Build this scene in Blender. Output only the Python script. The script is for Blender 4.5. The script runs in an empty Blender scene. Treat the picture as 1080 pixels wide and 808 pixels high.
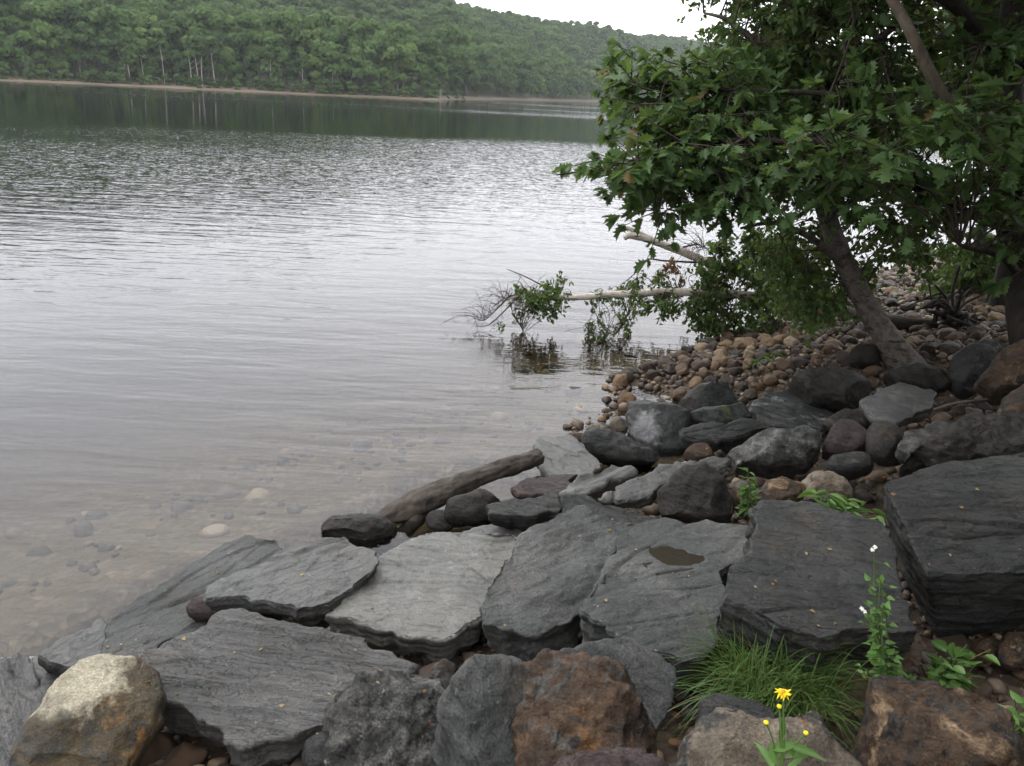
import bpy, bmesh, math, random
import numpy as np
from mathutils import Vector, Matrix
random.seed(7); RNG = np.random.default_rng(7)
scene = bpy.context.scene
COL = scene.collection
# ------------------------------------------------------------------ camera
F = 880.; CX = 540.; CY = 404.; H = 2.5
pitch = math.radians(19.2); roll = math.radians(2.86)
FW = np.array([0, math.cos(pitch), -math.sin(pitch)])
_r0 = np.array([1., 0, 0]); _u0 = np.cross(_r0, FW)
RT = math.cos(roll)*_r0 + math.sin(roll)*_u0
UP = -math.sin(roll)*_r0 + math.cos(roll)*_u0
EYE = np.array([0, 0, H])
def ray(px, py): return FW + RT*((px-CX)/F) - UP*((py-CY)/F)
def P(px, py, d): return EYE + ray(px, py)*d                 # point at camera depth d
def atz(px, py, z):
    d = ray(px, py); return EYE + d*((z-H)/d[2])
cam = bpy.data.cameras.new('camera'); cam.sensor_width = 36; cam.lens = 36*F/1080
cam.clip_start = .05; cam.clip_end = 5000
camo = bpy.data.objects.new('camera', cam); COL.objects.link(camo)
M = Matrix(((RT[0], UP[0], -FW[0], 0), (RT[1], UP[1], -FW[1], 0), (RT[2], UP[2], -FW[2], H), (0, 0, 0, 1)))
camo.matrix_world = M; scene.camera = camo
# ------------------------------------------------------------------ noise
_perm = np.random.default_rng(3).permutation(256); _perm = np.concatenate([_perm, _perm, _perm])
_g = np.random.default_rng(4).normal(size=(256, 3)); _g /= np.linalg.norm(_g, axis=1)[:, None]
def noise(p):
    p = np.asarray(p, float); i = np.floor(p).astype(int); f = p-i; u = f*f*f*(f*(f*6-15)+10); i &= 255
    def gr(a, b, c):
        h = _perm[_perm[_perm[i[:, 0]+a]+i[:, 1]+b]+i[:, 2]+c]
        return ((f-np.array([a, b, c]))*_g[h]).sum(1)
    x0 = gr(0,0,0)*(1-u[:,0])+gr(1,0,0)*u[:,0]; x1 = gr(0,1,0)*(1-u[:,0])+gr(1,1,0)*u[:,0]
    x2 = gr(0,0,1)*(1-u[:,0])+gr(1,0,1)*u[:,0]; x3 = gr(0,1,1)*(1-u[:,0])+gr(1,1,1)*u[:,0]
    return ((x0*(1-u[:,1])+x1*u[:,1])*(1-u[:,2])+(x2*(1-u[:,1])+x3*u[:,1])*u[:,2])*1.6
def fbm(p, o=4, g=.5):
    s = 0; a = 1
    for k in range(o): s = s+a*noise(p*2**k+17.3*k); a *= g
    return s
def sstep(a, b, x): t = np.clip((x-a)/(b-a), 0, 1); return t*t*(3-2*t)
# ------------------------------------------------------------------ terrain
SH = np.array([(-400,-150),(-60,-16),(-15,-3),(-5.5,.6),(-2.6,2.8),(-2.0,3.5),(-1.75,3.85),(-1.09,4.35),(-.62,5.15),(.17,5.68),(.46,6.0),(1.0,6.55),
  (1.0,7.2),(1.29,7.77),(2.14,8.73),(3.82,10.76),(6.0,13.6),(7.6,15.0),(12,18),(25,26),(60,40),(150,60),(500,80)], float)
def shore_dist(x, y):
    best = np.full(x.shape, 1e9); sign = np.ones(x.shape)
    for a, b in zip(SH[:-1], SH[1:]):
        d = b-a; L = d@d; t = np.clip(((x-a[0])*d[0]+(y-a[1])*d[1])/L, 0, 1)
        qx = x-(a[0]+t*d[0]); qy = y-(a[1]+t*d[1]); r = qx*qx+qy*qy
        c = d[0]*qy-d[1]*qx; m = r < best-1e-12
        best = np.where(m, r, best); sign = np.where(m, np.where(c < 0, 1, -1), sign)
    return np.sqrt(best)*sign
def az_of(px): r = ray(px, 404-(0)); r = ray(px, 72+.05*px); return math.atan2(r[0], r[1])
AZ = [-3.15, az_of(-400), az_of(0), az_of(270), az_of(462), az_of(480), az_of(560), az_of(640), az_of(740), az_of(1080), 1.2, 3.15]
RS = [600, 200, 193, 193, 193, 225, 305, 424, 520, 620, 700, 700]
RR = [900, 430, 430, 440, 460, 470, 540, 640, 820, 900, 900, 900]
EL = [.05, .16, .155, .138, .114, .111, .092, .081, .071, .045, .04, .04]
def terrain(x, y):
    x = np.atleast_1d(np.asarray(x, float)); y = np.atleast_1d(np.asarray(y, float))
    s = shore_dist(x, y); r = np.hypot(x, y); az = np.arctan2(x, y)
    p = np.stack([x, y, 0*x], 1)
    nz = fbm(p*.9, 3)*.05*np.clip((s-.7)*2, 0, 1)*(s > 0)
    land = np.where(s < 6, .225*s, 1.35+.12*(s-6)); land = np.where(s > 60, 7.8+.02*(s-60), land)
    land = land-.22*sstep(-.05, .2, s)*(1-sstep(6.3, 7.6, y))+nz
    wat = np.where(s > -4, .13*s, -.52+.3*(s+4)); wat = np.maximum(wat, -5)+fbm(p*1.5, 3)*.025*np.clip(-s, 0, 1)*(s < 0)
    land = land+np.clip(.16*(x-5), 0, 1.4)*sstep(1, 3, s)
    near = np.where(s > 0, land, wat)
    rs = np.interp(az, AZ, RS)+fbm(p*.03, 3)*5; rr = np.interp(az, AZ, RR); el = np.interp(az, AZ, EL)
    t = r-rs; top = el*rr-16
    far = np.where(t < 0, np.maximum(t*.25, -5), np.minimum(t*.08, .6)+np.maximum(0, t-9)*.0)
    far = far+sstep(8, 1, 0)*0+np.where(t > 8, (top-1)*sstep(-.15, 1, (t-8)/(rr-rs-8))-(top-1)*sstep(-.15, 1, 0), 0)+np.where(t > 8, fbm(p*.012, 3)*np.clip((t-8)/80, 0, 1)*7, 0)
    far = np.where(s > 1, -5, far)
    return np.maximum(near, far)
def tz(x, y): return float(terrain(x, y)[0])
def ground_at(px, py, off=0.):
    """march the view ray of a photo point to the ground raised by off"""
    d = ray(px, py); lam = np.linspace(1.0, 26, 2600); q = EYE+d*lam[:, None]
    h = np.maximum(terrain(q[:, 0], q[:, 1]), -.3)+off-q[:, 2]; k = np.argmax(h > 0)
    return q[k] if h[k] > 0 else atz(px, py, off)
# ------------------------------------------------------------------ mesh helpers
def fast_mesh(name, V, faces_flat, starts, totals, smooth=True):
    me = bpy.data.meshes.new(name); V = np.ascontiguousarray(V, np.float32)
    me.vertices.add(len(V)); me.vertices.foreach_set('co', V.ravel())
    me.loops.add(len(faces_flat)); me.loops.foreach_set('vertex_index', np.asarray(faces_flat, np.int32))
    me.polygons.add(len(starts)); me.polygons.foreach_set('loop_start', np.asarray(starts, np.int32))
    me.polygons.foreach_set('loop_total', np.asarray(totals, np.int32))
    if smooth: me.polygons.foreach_set('use_smooth', np.ones(len(starts), bool))
    me.update(calc_edges=True); me.validate(); return me
def grid_faces(nu, nv, wrap=False):
    a = np.arange(nu-1)[:, None]*nv; 
    j = np.arange(nv if wrap else nv-1)[None]; j2 = (j+1) % nv
    q = np.stack([a+j, a+j2, a+nv+j2, a+nv+j], -1).reshape(-1, 4); return q
def quad_mesh(name, V, Q, smooth=True):
    Q = np.asarray(Q); return fast_mesh(name, V, Q.ravel(), np.arange(len(Q))*4, np.full(len(Q), 4), smooth)
def link(name, me, mat=None, parent=None, loc=None):
    o = bpy.data.objects.new(name, me); COL.objects.link(o)
    if mat: me.materials.clear(); me.materials.append(mat)
    if parent: o.parent = parent
    if loc is not None: o.location = loc
    return o
def tag(o, label, cat, group=None, kind=None):
    if label: o['label'] = label
    if cat: o['category'] = cat
    if group: o['group'] = group
    if kind: o['kind'] = kind
    return o
def empty(name, loc, label, cat, group=None):
    o = bpy.data.objects.new(name, None); COL.objects.link(o); o.location = loc; o.empty_display_size = .1
    return tag(o, label, cat, group)
class MB:
    def __init__(s): s.V = []; s.Q = []; s.n = 0
    def tube(s, pts, rad, k=8, wob=0., cap=True):
        pts = np.asarray(pts, float); rad = np.broadcast_to(np.asarray(rad, float), (len(pts),))
        T = np.gradient(pts, axis=0); T /= np.linalg.norm(T, axis=1)[:, None]+1e-9
        up = np.array([0, 0, 1.]) if abs(T[0][2]) < .9 else np.array([1., 0, 0]); rings = []
        u = np.cross(T[0], up); u /= np.linalg.norm(u)
        for i in range(len(pts)):
            u = u-T[i]*(u@T[i]); u /= np.linalg.norm(u)+1e-9; v = np.cross(T[i], u)
            a = np.arange(k)/k*2*math.pi
            r = rad[i]*(1+wob*np.sin(a*3+i*.7)*.5+wob*RNG.uniform(-1, 1, k)*.5)
            rings.append(pts[i]+r[:, None]*(np.cos(a)[:, None]*u+np.sin(a)[:, None]*v))
        if cap: rings = [np.repeat(pts[:1], k, 0)]+rings+[np.repeat(pts[-1:], k, 0)]
        V = np.concatenate(rings); s.Q.append(grid_faces(len(rings), k, True)+s.n); s.V.append(V); s.n += len(V)
    def mesh(s, name): return quad_mesh(name, np.concatenate(s.V), np.concatenate(s.Q))
def spline(pts, n=24, rad=None):
    pts = np.asarray(pts, float); t = np.linspace(0, len(pts)-1, n); out = []
    for u in t:
        i = min(int(u), len(pts)-2); f = u-i
        p0 = pts[max(i-1, 0)]; p1 = pts[i]; p2 = pts[i+1]; p3 = pts[min(i+2, len(pts)-1)]
        out.append(.5*((2*p1)+(-p0+p2)*f+(2*p0-5*p1+4*p2-p3)*f*f+(-p0+3*p1-3*p2+p3)*f**3))
    out = np.array(out)
    return out if rad is None else (out, np.interp(t, range(len(rad)), rad))
# ------------------------------------------------------------------ materials
class NT:
    def __init__(s, name):
        s.m = bpy.data.materials.new(name); s.m.use_nodes = True; s.t = s.m.node_tree; s.t.nodes.clear()
        s.out = s.t.nodes.new('ShaderNodeOutputMaterial')
    def n(s, ty, **kw):
        nd = s.t.nodes.new('ShaderNode'+ty)
        if ty == 'BsdfPrincipled': nd.inputs['Specular IOR Level'].default_value = .2
        for k, v in kw.items():
            if k in nd.inputs.keys(): s.set(nd.inputs[k], v)
            else: setattr(nd, k, v)
        return nd
    def set(s, sock, v):
        if isinstance(v, bpy.types.NodeSocket): s.t.links.new(v, sock)
        else:
            if sock.type == 'RGBA' and len(v) == 3: v = (*v, 1)
            sock.default_value = v
    def noise(s, vec, scale, detail=4, rough=.55, dist=0.):
        nd = s.n('TexNoise', Scale=scale, Detail=detail, Roughness=rough, Distortion=dist); s.set(nd.inputs['Vector'], vec); return nd.outputs[0]
    def ramp(s, fac, stops):
        nd = s.n('ValToRGB'); s.set(nd.inputs[0], fac); e = nd.color_ramp.elements
        while len(e) < len(stops): e.new(.5)
        for x, (p, c) in zip(e, stops):
            x.position = p; x.color = (c, c, c, 1) if not hasattr(c, '__len__') else (*c, 1)
        return nd.outputs[0]
    def mix(s, f, a, b, ty='MIX'):
        nd = s.n('MixRGB', blend_type=ty); s.set(nd.inputs[0], f); s.set(nd.inputs[1], a); s.set(nd.inputs[2], b); return nd.outputs[0]
    def math(s, op, a, b=0., c=0.):
        nd = s.n('Math', operation=op)
        for k, v in enumerate((a, b, c)):
            s.set(nd.inputs[k], v)
        return nd.outputs[0]
    def map(s, vec, scale=(1, 1, 1), rot=(0, 0, 0), loc=(0, 0, 0)):
        nd = s.n('Mapping'); s.set(nd.inputs[0], vec); nd.inputs['Scale'].default_value = scale
        nd.inputs['Rotation'].default_value = rot; nd.inputs['Location'].default_value = loc; return nd.outputs[0]
    def coords(s, rnd=True):
        c = s.n('TexCoord').outputs['Object']
        if not rnd: return c
        r = s.n('ObjectInfo').outputs['Random']
        v = s.n('VectorMath', operation='SCALE'); v.inputs[0].default_value = (37., 53., 71.); s.set(v.inputs['Scale'], r)
        a = s.n('VectorMath', operation='ADD'); s.set(a.inputs[0], c); s.set(a.inputs[1], v.outputs[0]); return a.outputs[0]
    def bump(s, h, dist, strength=1., nrm=None):
        nd = s.n('Bump', Strength=strength, Distance=dist, Height=h)
        if nrm is not None: s.set(nd.inputs['Normal'], nrm)
        return nd.outputs[0]
    def surf(s, sh): s.t.links.new(sh, s.out.inputs['Surface']); return s.m
def rock_mat(name, cols, strata=1., rough=.5, bump=1., patch=None, speck=.3, zpatch=None, aniso=(.55, 7, 7), ps=4., spec=.22):
    """cols: dark, mid, light mineral colours; strata: how layered; patch: (colour, threshold) stain or lichen"""
    t = NT(name); c = t.coords()
    cs = t.map(c, aniso)
    warp = t.noise(c, 2.2, 3); 
    st = t.noise(cs, 5, 9, .62, .05); st2 = t.noise(t.map(c, (1, aniso[1]*2.6, aniso[2]*2.6)), 4, 8, .65)
    mo = t.noise(c, ps, 8, .6, .3); fi = t.noise(c, 140, 4, .75)
    k = t.mix(.45*strata, mo, st)
    col = t.ramp(k, [(.33, cols[0]), (.5, cols[1]), (.68, cols[2])])
    if patch:
        for (pc, lo, hi, sc) in patch:
            m = t.ramp(t.noise(c, sc, 9, .68, .6), [(lo, 0.), (hi, 1.)]); col = t.mix(m, col, pc)
    if zpatch:
        (pc, ctr, rad, soft) = zpatch
        co = t.n('TexCoord').outputs['Object']; d = t.n('VectorMath', operation='DISTANCE'); t.set(d.inputs[0], t.mix(.16, co, t.n('TexNoise', Scale=9., Detail=6.).outputs['Color']))
        d.inputs[1].default_value = ctr
        q = t.math('ADD', d.outputs['Value'], t.math('MULTIPLY', t.math('SUBTRACT', t.noise(c, 14, 8, .7), .5), rad*.9))
        m = t.ramp(t.math('DIVIDE', q, rad), [(1-soft, 1.), (1., 0.)]); col = t.mix(m, col, pc)
    big = t.noise(c, 1.3, 3, .5); col = t.mix(1., col, t.ramp(big, [(.3, .78), (.7, 1.22)]), 'MULTIPLY')
    scr = t.ramp(t.noise(t.map(c, (9, 1.4, 3), (0, 0, .5)), 3, 7, .7), [(.64, 0.), (.70, .5)]); col = t.mix(scr, col, tuple(min(.4, x*1.9+.01) for x in cols[2]))
    wet = t.ramp(t.noise(c, 2.1, 7, .62, .5), [(.50, 0.), (.58, 1.)]); col = t.mix(t.math('MULTIPLY', wet, .42), col, t.mix(1., col, (.42,.40,.37), 'MULTIPLY'))
    col = t.mix(t.ramp(t.noise(c, 23, 8, .75, .4), [(.60, 0.), (.66, .4)]), col, tuple(min(.4, x*2.1+.012) for x in cols[2]))
    col = t.mix(t.ramp(t.noise(c, 3.7, 6, .6), [(.58, 0.), (.72, .35)]), col, (.075,.055,.036))
    g = t.ramp(fi, [(.36, 1-speck), (.52, 1.), (.66, 1+speck*1.5)]); col = t.mix(1., col, g, 'MULTIPLY')
    h = t.math('ADD', t.math('MULTIPLY', st, .8*strata), t.math('MULTIPLY', mo, .45))
    h = t.math('ADD', h, t.math('MULTIPLY', st2, .45*strata))
    cr = t.ramp(t.noise(t.map(c, (1.2, 3.2, 3.2)), 5, 6, .6, 1.2), [(.485, 1.), (.5, 0.), (.515, 1.)])
    nb = t.bump(h, .017*bump); nb = t.bump(cr, .005*bump*strata, 1., nb); nb = t.bump(fi, .0035*bump, 1., nb)
    nb = t.bump(t.noise(c, 32, 8, .7), .010*bump, 1., nb)
    r = t.math('SUBTRACT', t.ramp(mo, [(.3, max(.05, rough-.12)), (.7, rough+.16)]), t.math('MULTIPLY', wet, .12))
    b = t.n('BsdfPrincipled', Roughness=r, Normal=nb); t.set(b.inputs['Base Color'], col)
    b.inputs['Specular IOR Level'].default_value = spec
    return t.surf(b.outputs[0])
G = lambda v, w=0: (v*(1+w), v, v*(1-w))
MAT = {
 'slate': rock_mat('slate_grey', [(.042,.044,.043), (.072,.073,.070), (.110,.110,.103)], .55, .5, .8, spec=.42),
 'slatelt': rock_mat('slate_pale', [(.078,.078,.073), (.106,.105,.096), (.138,.135,.123)], .5, .48, .38, spec=.42),
 'grain': rock_mat('slate_grainy', [(.032,.034,.034), (.053,.055,.054), (.092,.093,.088)], .3, .5, 1.1, aniso=(1, 2.2, 2.2), ps=2.2, speck=.4),
 'fine': rock_mat('slate_finely_lined', [(.018,.019,.019), (.030,.031,.030), (.050,.050,.047)], .8, .5, .6, aniso=(.3, 14, 14), patch=[((.055,.045,.034), .52, .62, 3)]),
 'slatedk': rock_mat('slate_dark', [(.013,.014,.014), (.023,.024,.023), (.045,.045,.042)], .8, .48, .9),
 'stripe': rock_mat('slate_striated', [(.040,.039,.038), (.073,.071,.069), (.112,.108,.103)], 1.6, .45, 1.1, aniso=(.8, 7, 7), spec=.42),
 'rough': rock_mat('schist_rough', [(.04,.042,.042), (.070,.073,.072), (.115,.118,.116)], .8, .48, 1.6, aniso=(1.3, 3.2, 3.2)),
 'brown': rock_mat('boulder_brown', [(.022,.015,.010), (.060,.037,.022), (.12,.08,.048)], .6, .45, 1.4, patch=[((.028,.026,.024), .5, .58, 6), ((.22,.15,.09), .57, .64, 7), ((.012,.011,.010), .58, .62, 11)], ps=6),
 'rust': rock_mat('boulder_rusty', [(.018,.015,.012), (.055,.034,.022), (.12,.075,.045)], .5, .45, 1.7, patch=[((.10,.10,.095), .54, .64, 6), ((.022,.021,.019), .54, .60, 9), ((.18,.09,.035), .60, .68, 7)], ps=7),
 'speck': rock_mat('boulder_speckled', [(.015,.015,.015), (.06,.06,.057), (.20,.195,.18)], .4, .5, 1.8, speck=.55, patch=[((.17,.075,.05), .63, .68, 8), ((.24,.21,.16), .63, .69, 12)], ps=14),
 'tan': rock_mat('boulder_tan', [(.05,.042,.032), (.13,.105,.078), (.22,.185,.14)], .3, .5, 1.4, patch=[((.045,.045,.043), .52, .57, 7), ((.16,.08,.04), .6, .68, 9)], ps=8),
 'paletan': rock_mat('stone_pale_tan', [(.22,.17,.11), (.32,.26,.18), (.42,.36,.26)], .2, .5, .8, spec=.2),
 'purple': rock_mat('boulder_purple', [(.018,.013,.013), (.040,.028,.027), (.08,.06,.055)], .7, .5, 1.1),
 'darkb': rock_mat('boulder_black', [(.010,.010,.009), (.021,.019,.017), (.045,.04,.035)], .5, .5, 1.2, patch=[((.09,.055,.035), .6, .7, 5)]),
 'white': rock_mat('boulder_white_brown', [(.03,.026,.018), (.085,.064,.035), (.17,.13,.075)], .2, .5, 1.7, patch=[((.055,.055,.052), .5, .56, 3.5), ((.25,.13,.04), .6, .68, 7)], spec=.35, zpatch=((.42,.38,.28), (.0,.18,.14), .16, .3)),
 'patch': rock_mat('slate_white_patch', [(.018,.019,.019), (.032,.033,.032), (.055,.055,.052)], .5, .48, 1., zpatch=((.22,.22,.225), (.02,.02,.10), .15, .45)),
 'streak': rock_mat('slate_white_streaks', [(.016,.017,.017), (.030,.031,.030), (.11,.11,.11)], 1.2, .42, 1., patch=[((.26,.27,.28), .56, .66, 5)]),
 'moss': rock_mat('slate_mossy', [(.014,.015,.015), (.025,.027,.026), (.048,.050,.047)], .7, .48, 1.1, patch=[((.055,.062,.02), .6, .68, 6)]),
}
def cobble_mat():
    t = NT('cobble'); c = t.coords(); r = t.n('ObjectInfo').outputs['Random']
    col = t.ramp(r, [(0., (.022,.018,.016)), (.3, (.045,.031,.023)), (.5, (.10,.060,.034)), (.68, (.050,.036,.028)), (.84, (.17,.105,.055)), (1., (.25,.19,.12))])
    col = t.mix(t.ramp(t.noise(c, 14, 8, .65), [(.35, .35), (.65, 0.)]), col, (.06,.055,.05)); fi = t.noise(c, 120, 3)
    b = t.n('BsdfPrincipled', Roughness=.5, Normal=t.bump(t.noise(c, 40, 6), .006)); t.set(b.inputs['Base Color'], t.mix(1., col, t.ramp(fi, [(.3, .7), (.7, 1.2)]), 'MULTIPLY'))
    return t.surf(b.outputs[0])
def pebble_mat(name, wet=1.):
    t = NT(name); r = t.n('NewGeometry').outputs['Random Per Island']; c = t.coords(False)
    col = t.ramp(r, [(0., tuple(.05*wet*k for k in (.7, .6, .5))), (.3, tuple(wet*k for k in (.07,.047,.03))), (.6, tuple(wet*k for k in (.06,.053,.048))), (.85, tuple(wet*k for k in (.15,.105,.066))), (1., tuple(wet*k for k in (.26,.21,.15)))])
    b = t.n('BsdfPrincipled', Roughness=.5, Normal=t.bump(t.noise(c, 90, 4), .004)); t.set(b.inputs['Base Color'], col); return t.surf(b.outputs[0])
MAT['cobble'] = cobble_mat(); MAT['pebble'] = pebble_mat('pebbles')
def ground_mat():
    t = NT('shore_soil'); c = t.n('NewGeometry').outputs['Position']; z = t.n('SeparateXYZ', Vector=c)
    v = t.n('TexVoronoi', Scale=22.); t.set(v.inputs['Vector'], c); vc = t.ramp(v.outputs['Color'], [(0., (.035,.027,.02)), (.5, (.08,.058,.04)), (1., (.16,.12,.08))])
    n = t.noise(c, 3, 8, .6); soil = t.mix(t.ramp(n, [(.4, 0.), (.6, 1.)]), vc, (.03,.021,.015))
    bed = t.mix(t.ramp(n, [(.35, 0.), (.65, 1.)]), t.ramp(v.outputs['Color'], [(0., (.06,.045,.027)), (.6, (.11,.084,.05)), (1., (.2,.155,.095))]), (.075,.058,.035))
    near = t.mix(t.ramp(t.math('ADD', z.outputs[2], .5), [(.47, 0.), (.5, 1.)]), bed, soil)
    sand = t.mix(t.noise(c, .6, 8, .7), (.06,.048,.033), (.13,.10,.07)); forest = (.028,.035,.014)
    farm = t.mix(t.ramp(t.math('ADD', t.math('MULTIPLY', z.outputs[2], .5), t.math('MULTIPLY', t.noise(c, .08, 4), .3)), [(.5, 0.), (.62, 1.)]), sand, forest)
    d = t.n('VectorMath', operation='LENGTH'); t.set(d.inputs[0], c)
    col = t.mix(t.ramp(t.math('MULTIPLY', d.outputs['Value'], .01), [(.6, 0.), (.9, 1.)]), near, farm)
    b = t.n('BsdfPrincipled', Roughness=.8, Normal=t.bump(t.math('ADD', v.outputs['Distance'], n), .02)); t.set(b.inputs['Base Color'], col); return t.surf(b.outputs[0])
def leaf_mat(name, a, b_, trans=.35, objrand=False, gloss=.35):
    t = NT(name); r = t.n('NewGeometry').outputs['Random Per Island']; c = t.n('NewGeometry').outputs['Position']
    col = t.mix(r, a, b_)
    if objrand:
        o = t.n('ObjectInfo').outputs['Random']; col = t.mix(t.math('MULTIPLY', o, .75), col, tuple(x*y for x, y in zip(b_, (1.35, 1.25, 1.1))))
        col = t.mix(t.ramp(o, [(.5, 0.), (.9, .7)]), col, (.024,.05,.022)); col = t.mix(t.ramp(o, [(.0, .7), (.14, 0.)]), col, (.13,.19,.05))
    else:
        col = t.mix(t.ramp(t.noise(c, 1.6, 3), [(.4, 0.), (.62, .55)]), col, tuple(x*1.5 for x in b_))
        col = t.mix(t.ramp(r, [(.975, 0.), (.985, 1.)]), col, (.14,.09,.03))
    d = t.n('BsdfPrincipled', Roughness=gloss); t.set(d.inputs['Base Color'], col); d.inputs['Specular IOR Level'].default_value = .05 if objrand else .22
    tr = t.n('BsdfTranslucent'); t.set(tr.inputs[0], t.mix(.5, col, (.14,.2,.03)))
    m = t.n('MixShader'); m.inputs[0].default_value = trans; t.set(m.inputs[1], d.outputs[0]); t.set(m.inputs[2], tr.outputs[0]); return t.surf(m.outputs[0])
def bark_mat(name, a, b_, scale, birch=False):
    t = NT(name); c = t.n('TexCoord').outputs['Object']
    n = t.noise(t.map(c, (1, 1, .35) if not birch else (1, 1, 1)), scale, 8, .65)
    col = t.mix(t.ramp(n, [(.35, 0.), (.65, 1.)]), a, b_)
    if birch:
        m = t.ramp(t.noise(t.map(c, (.6, .6, 3)), 9, 7, .7), [(.56, 0.), (.62, 1.)]); col = t.mix(m, col, (.02,.018,.016))
    b = t.n('BsdfPrincipled', Roughness=.75, Normal=t.bump(n, .02)); t.set(b.inputs['Base Color'], col); return t.surf(b.outputs[0])
MAT['oak'] = leaf_mat('oak_leaves', (.040,.076,.030), (.082,.145,.050), .48, False, .42)
MAT['birchleaf'] = leaf_mat('birch_leaves', (.035,.065,.02), (.08,.135,.038), .45)
MAT['deadleaf'] = leaf_mat('withered_leaves', (.12,.06,.03), (.22,.12,.06), .3)
MAT['far'] = leaf_mat('forest_leaves', (.032,.066,.024), (.068,.118,.038), .3, True, .6)
MAT['fern'] = leaf_mat('weed_leaves', (.05,.105,.025), (.09,.17,.045), .35)
MAT['grass'] = leaf_mat('grass_blades', (.028,.062,.015), (.08,.135,.038), .3)
MAT['straw'] = leaf_mat('dry_blades', (.16,.11,.05), (.25,.19,.09), .3)
MAT['birch'] = bark_mat('birch_bark', (.13,.112,.095), (.045,.037,.03), 18, True)
MAT['birchw'] = bark_mat('birch_bark_white', (.52,.48,.42), (.33,.28,.23), 14, True)
MAT['bark'] = bark_mat('oak_bark', (.04,.034,.027), (.016,.013,.010), 22)
MAT['barkpale'] = bark_mat('pale_bark', (.15,.125,.095), (.085,.07,.05), 22)
MAT['twig'] = bark_mat('twig_bark', (.06,.045,.035), (.03,.022,.018), 30)
MAT['farbark'] = bark_mat('far_bark', (.11,.095,.08), (.06,.05,.04), 2)
MAT['farwhite'] = bark_mat('far_birch_bark', (.36,.34,.30), (.22,.2,.18), 2)
MAT['drift'] = bark_mat('driftwood', (.075,.062,.052), (.030,.025,.021), 14)
def plain(name, col, rough=.5, sub=0):
    t = NT(name); c = t.coords(); b = t.n('BsdfPrincipled', Roughness=rough)
    t.set(b.inputs['Base Color'], t.mix(t.noise(c, 60, 4), tuple(x*.8 for x in col), col)); return t.surf(b.outputs[0])
MAT['yellow'] = plain('yellow_petals', (.75,.55,.02)); MAT['flowerc'] = plain('flower_centre', (.45,.22,.02)); MAT['petalw'] = plain('white_petals', (.75,.75,.7))
MAT['puddle'] = None
def water_mat():
    t = NT('lake_water'); c = t.n('NewGeometry').outputs['Position']
    d = t.n('VectorMath', operation='LENGTH'); t.set(d.inputs[0], c); D = t.math('MULTIPLY', d.outputs['Value'], .01); D = t.math('MULTIPLY', D, t.ramp(t.noise(t.map(c, (.02, .06, 1)), 1.2, 5, .6), [(.3, .9), (.7, 1.08)]))
    # gentle swell lines near, wind ripples further out, calm strips under the far bank
    a1 = t.noise(t.map(c, (.5, 1.9, 1), (0, 0, .10)), 1.5, 3, .5, .3)
    a2 = t.noise(t.map(c, (1, 3.2, 1), (0, 0, -.12)), 3.2, 3, .55, .4)
    a3 = t.noise(t.map(c, (1, 2.0, 1), (0, 0, .2)), 9., 3, .6, .3)
    wind = t.ramp(t.noise(t.map(c, (.010, .030, 1), (0, 0, -.1), (3.1, 1.4, 0)), 1., 3, .5), [(.38, .22), (.62, 1.1)])
    calm = t.ramp(D, [(0., .0), (.08, .0), (.13, .07), (.20, .30), (.28, .62), (.43, .62), (.50, .10), (1.0, .08)]); calm = t.math('ADD', calm, t.ramp(t.math('MULTIPLY', D, .5), [(.46, 0.), (.56, .55), (.9, .6)]))
    amp = t.math('MULTIPLY', calm, wind)
    h = t.math('ADD', t.math('MULTIPLY', a1, .055), t.math('MULTIPLY', a2, .012)); h = t.math('ADD', h, t.math('MULTIPLY', a3, .0016))
    nb0 = t.n('Bump', Distance=1., Height=h); t.set(nb0.inputs['Strength'], t.ramp(D, [(0., .26), (.08, .26), (.2, .26), (.45, .06), (1., .03)]))
    def nv(vec, sc, k):
        q = t.n('TexNoise', Scale=sc, Detail=3.); t.set(q.inputs['Vector'], vec); u = t.n('VectorMath', operation='SUBTRACT'); t.set(u.inputs[0], q.outputs['Color']); u.inputs[1].default_value = (.5, .5, .5)
        w_ = t.n('VectorMath', operation='MULTIPLY'); t.set(w_.inputs[0], u.outputs[0]); w_.inputs[1].default_value = (k*.6, k, 0); return w_.outputs[0]
    s1 = t.n('VectorMath', operation='ADD'); t.set(s1.inputs[0], nv(t.map(c, (1, 1.8, 1), (0, 0, .06)), 4.4, .5)); t.set(s1.inputs[1], nv(t.map(c, (1, 1.3, 1), (0, 0, -.15)), 13., .6))
    s2 = t.n('VectorMath', operation='SCALE'); t.set(s2.inputs[0], s1.outputs[0]); t.set(s2.inputs['Scale'], amp)
    s3 = t.n('VectorMath', operation='ADD'); t.set(s3.inputs[0], nb0.outputs[0]); t.set(s3.inputs[1], s2.outputs[0]); nb = t.n('VectorMath', operation='NORMALIZE'); t.set(nb.inputs[0], s3.outputs[0])
    fr = t.n('Fresnel', IOR=1.34, Normal=nb.outputs[0])
    g = t.n('BsdfGlossy', Roughness=.02, Normal=nb.outputs[0]); t.set(g.inputs[0], (.97,.97,1.))
    tr = t.n('BsdfTransparent'); t.set(tr.inputs[0], (.93,.94,.93))
    m = t.n('MixShader'); t.set(m.inputs[0], fr.outputs[0]); t.set(m.inputs[1], tr.outputs[0]); t.set(m.inputs[2], g.outputs[0])
    t.surf(m.outputs[0])
    v = t.n('VolumePrincipled'); t.set(v.inputs['Color'], (.34,.34,.30)); t.set(v.inputs['Absorption Color'], (.75,.72,.60)); v.inputs['Density'].default_value = .9
    ab = t.n('VolumeAbsorption'); t.set(ab.inputs[0], (.55,.52,.42)); ab.inputs[1].default_value = 2.8
    t.t.links.new(ab.outputs[0], t.out.inputs['Volume']); return t.m
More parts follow.
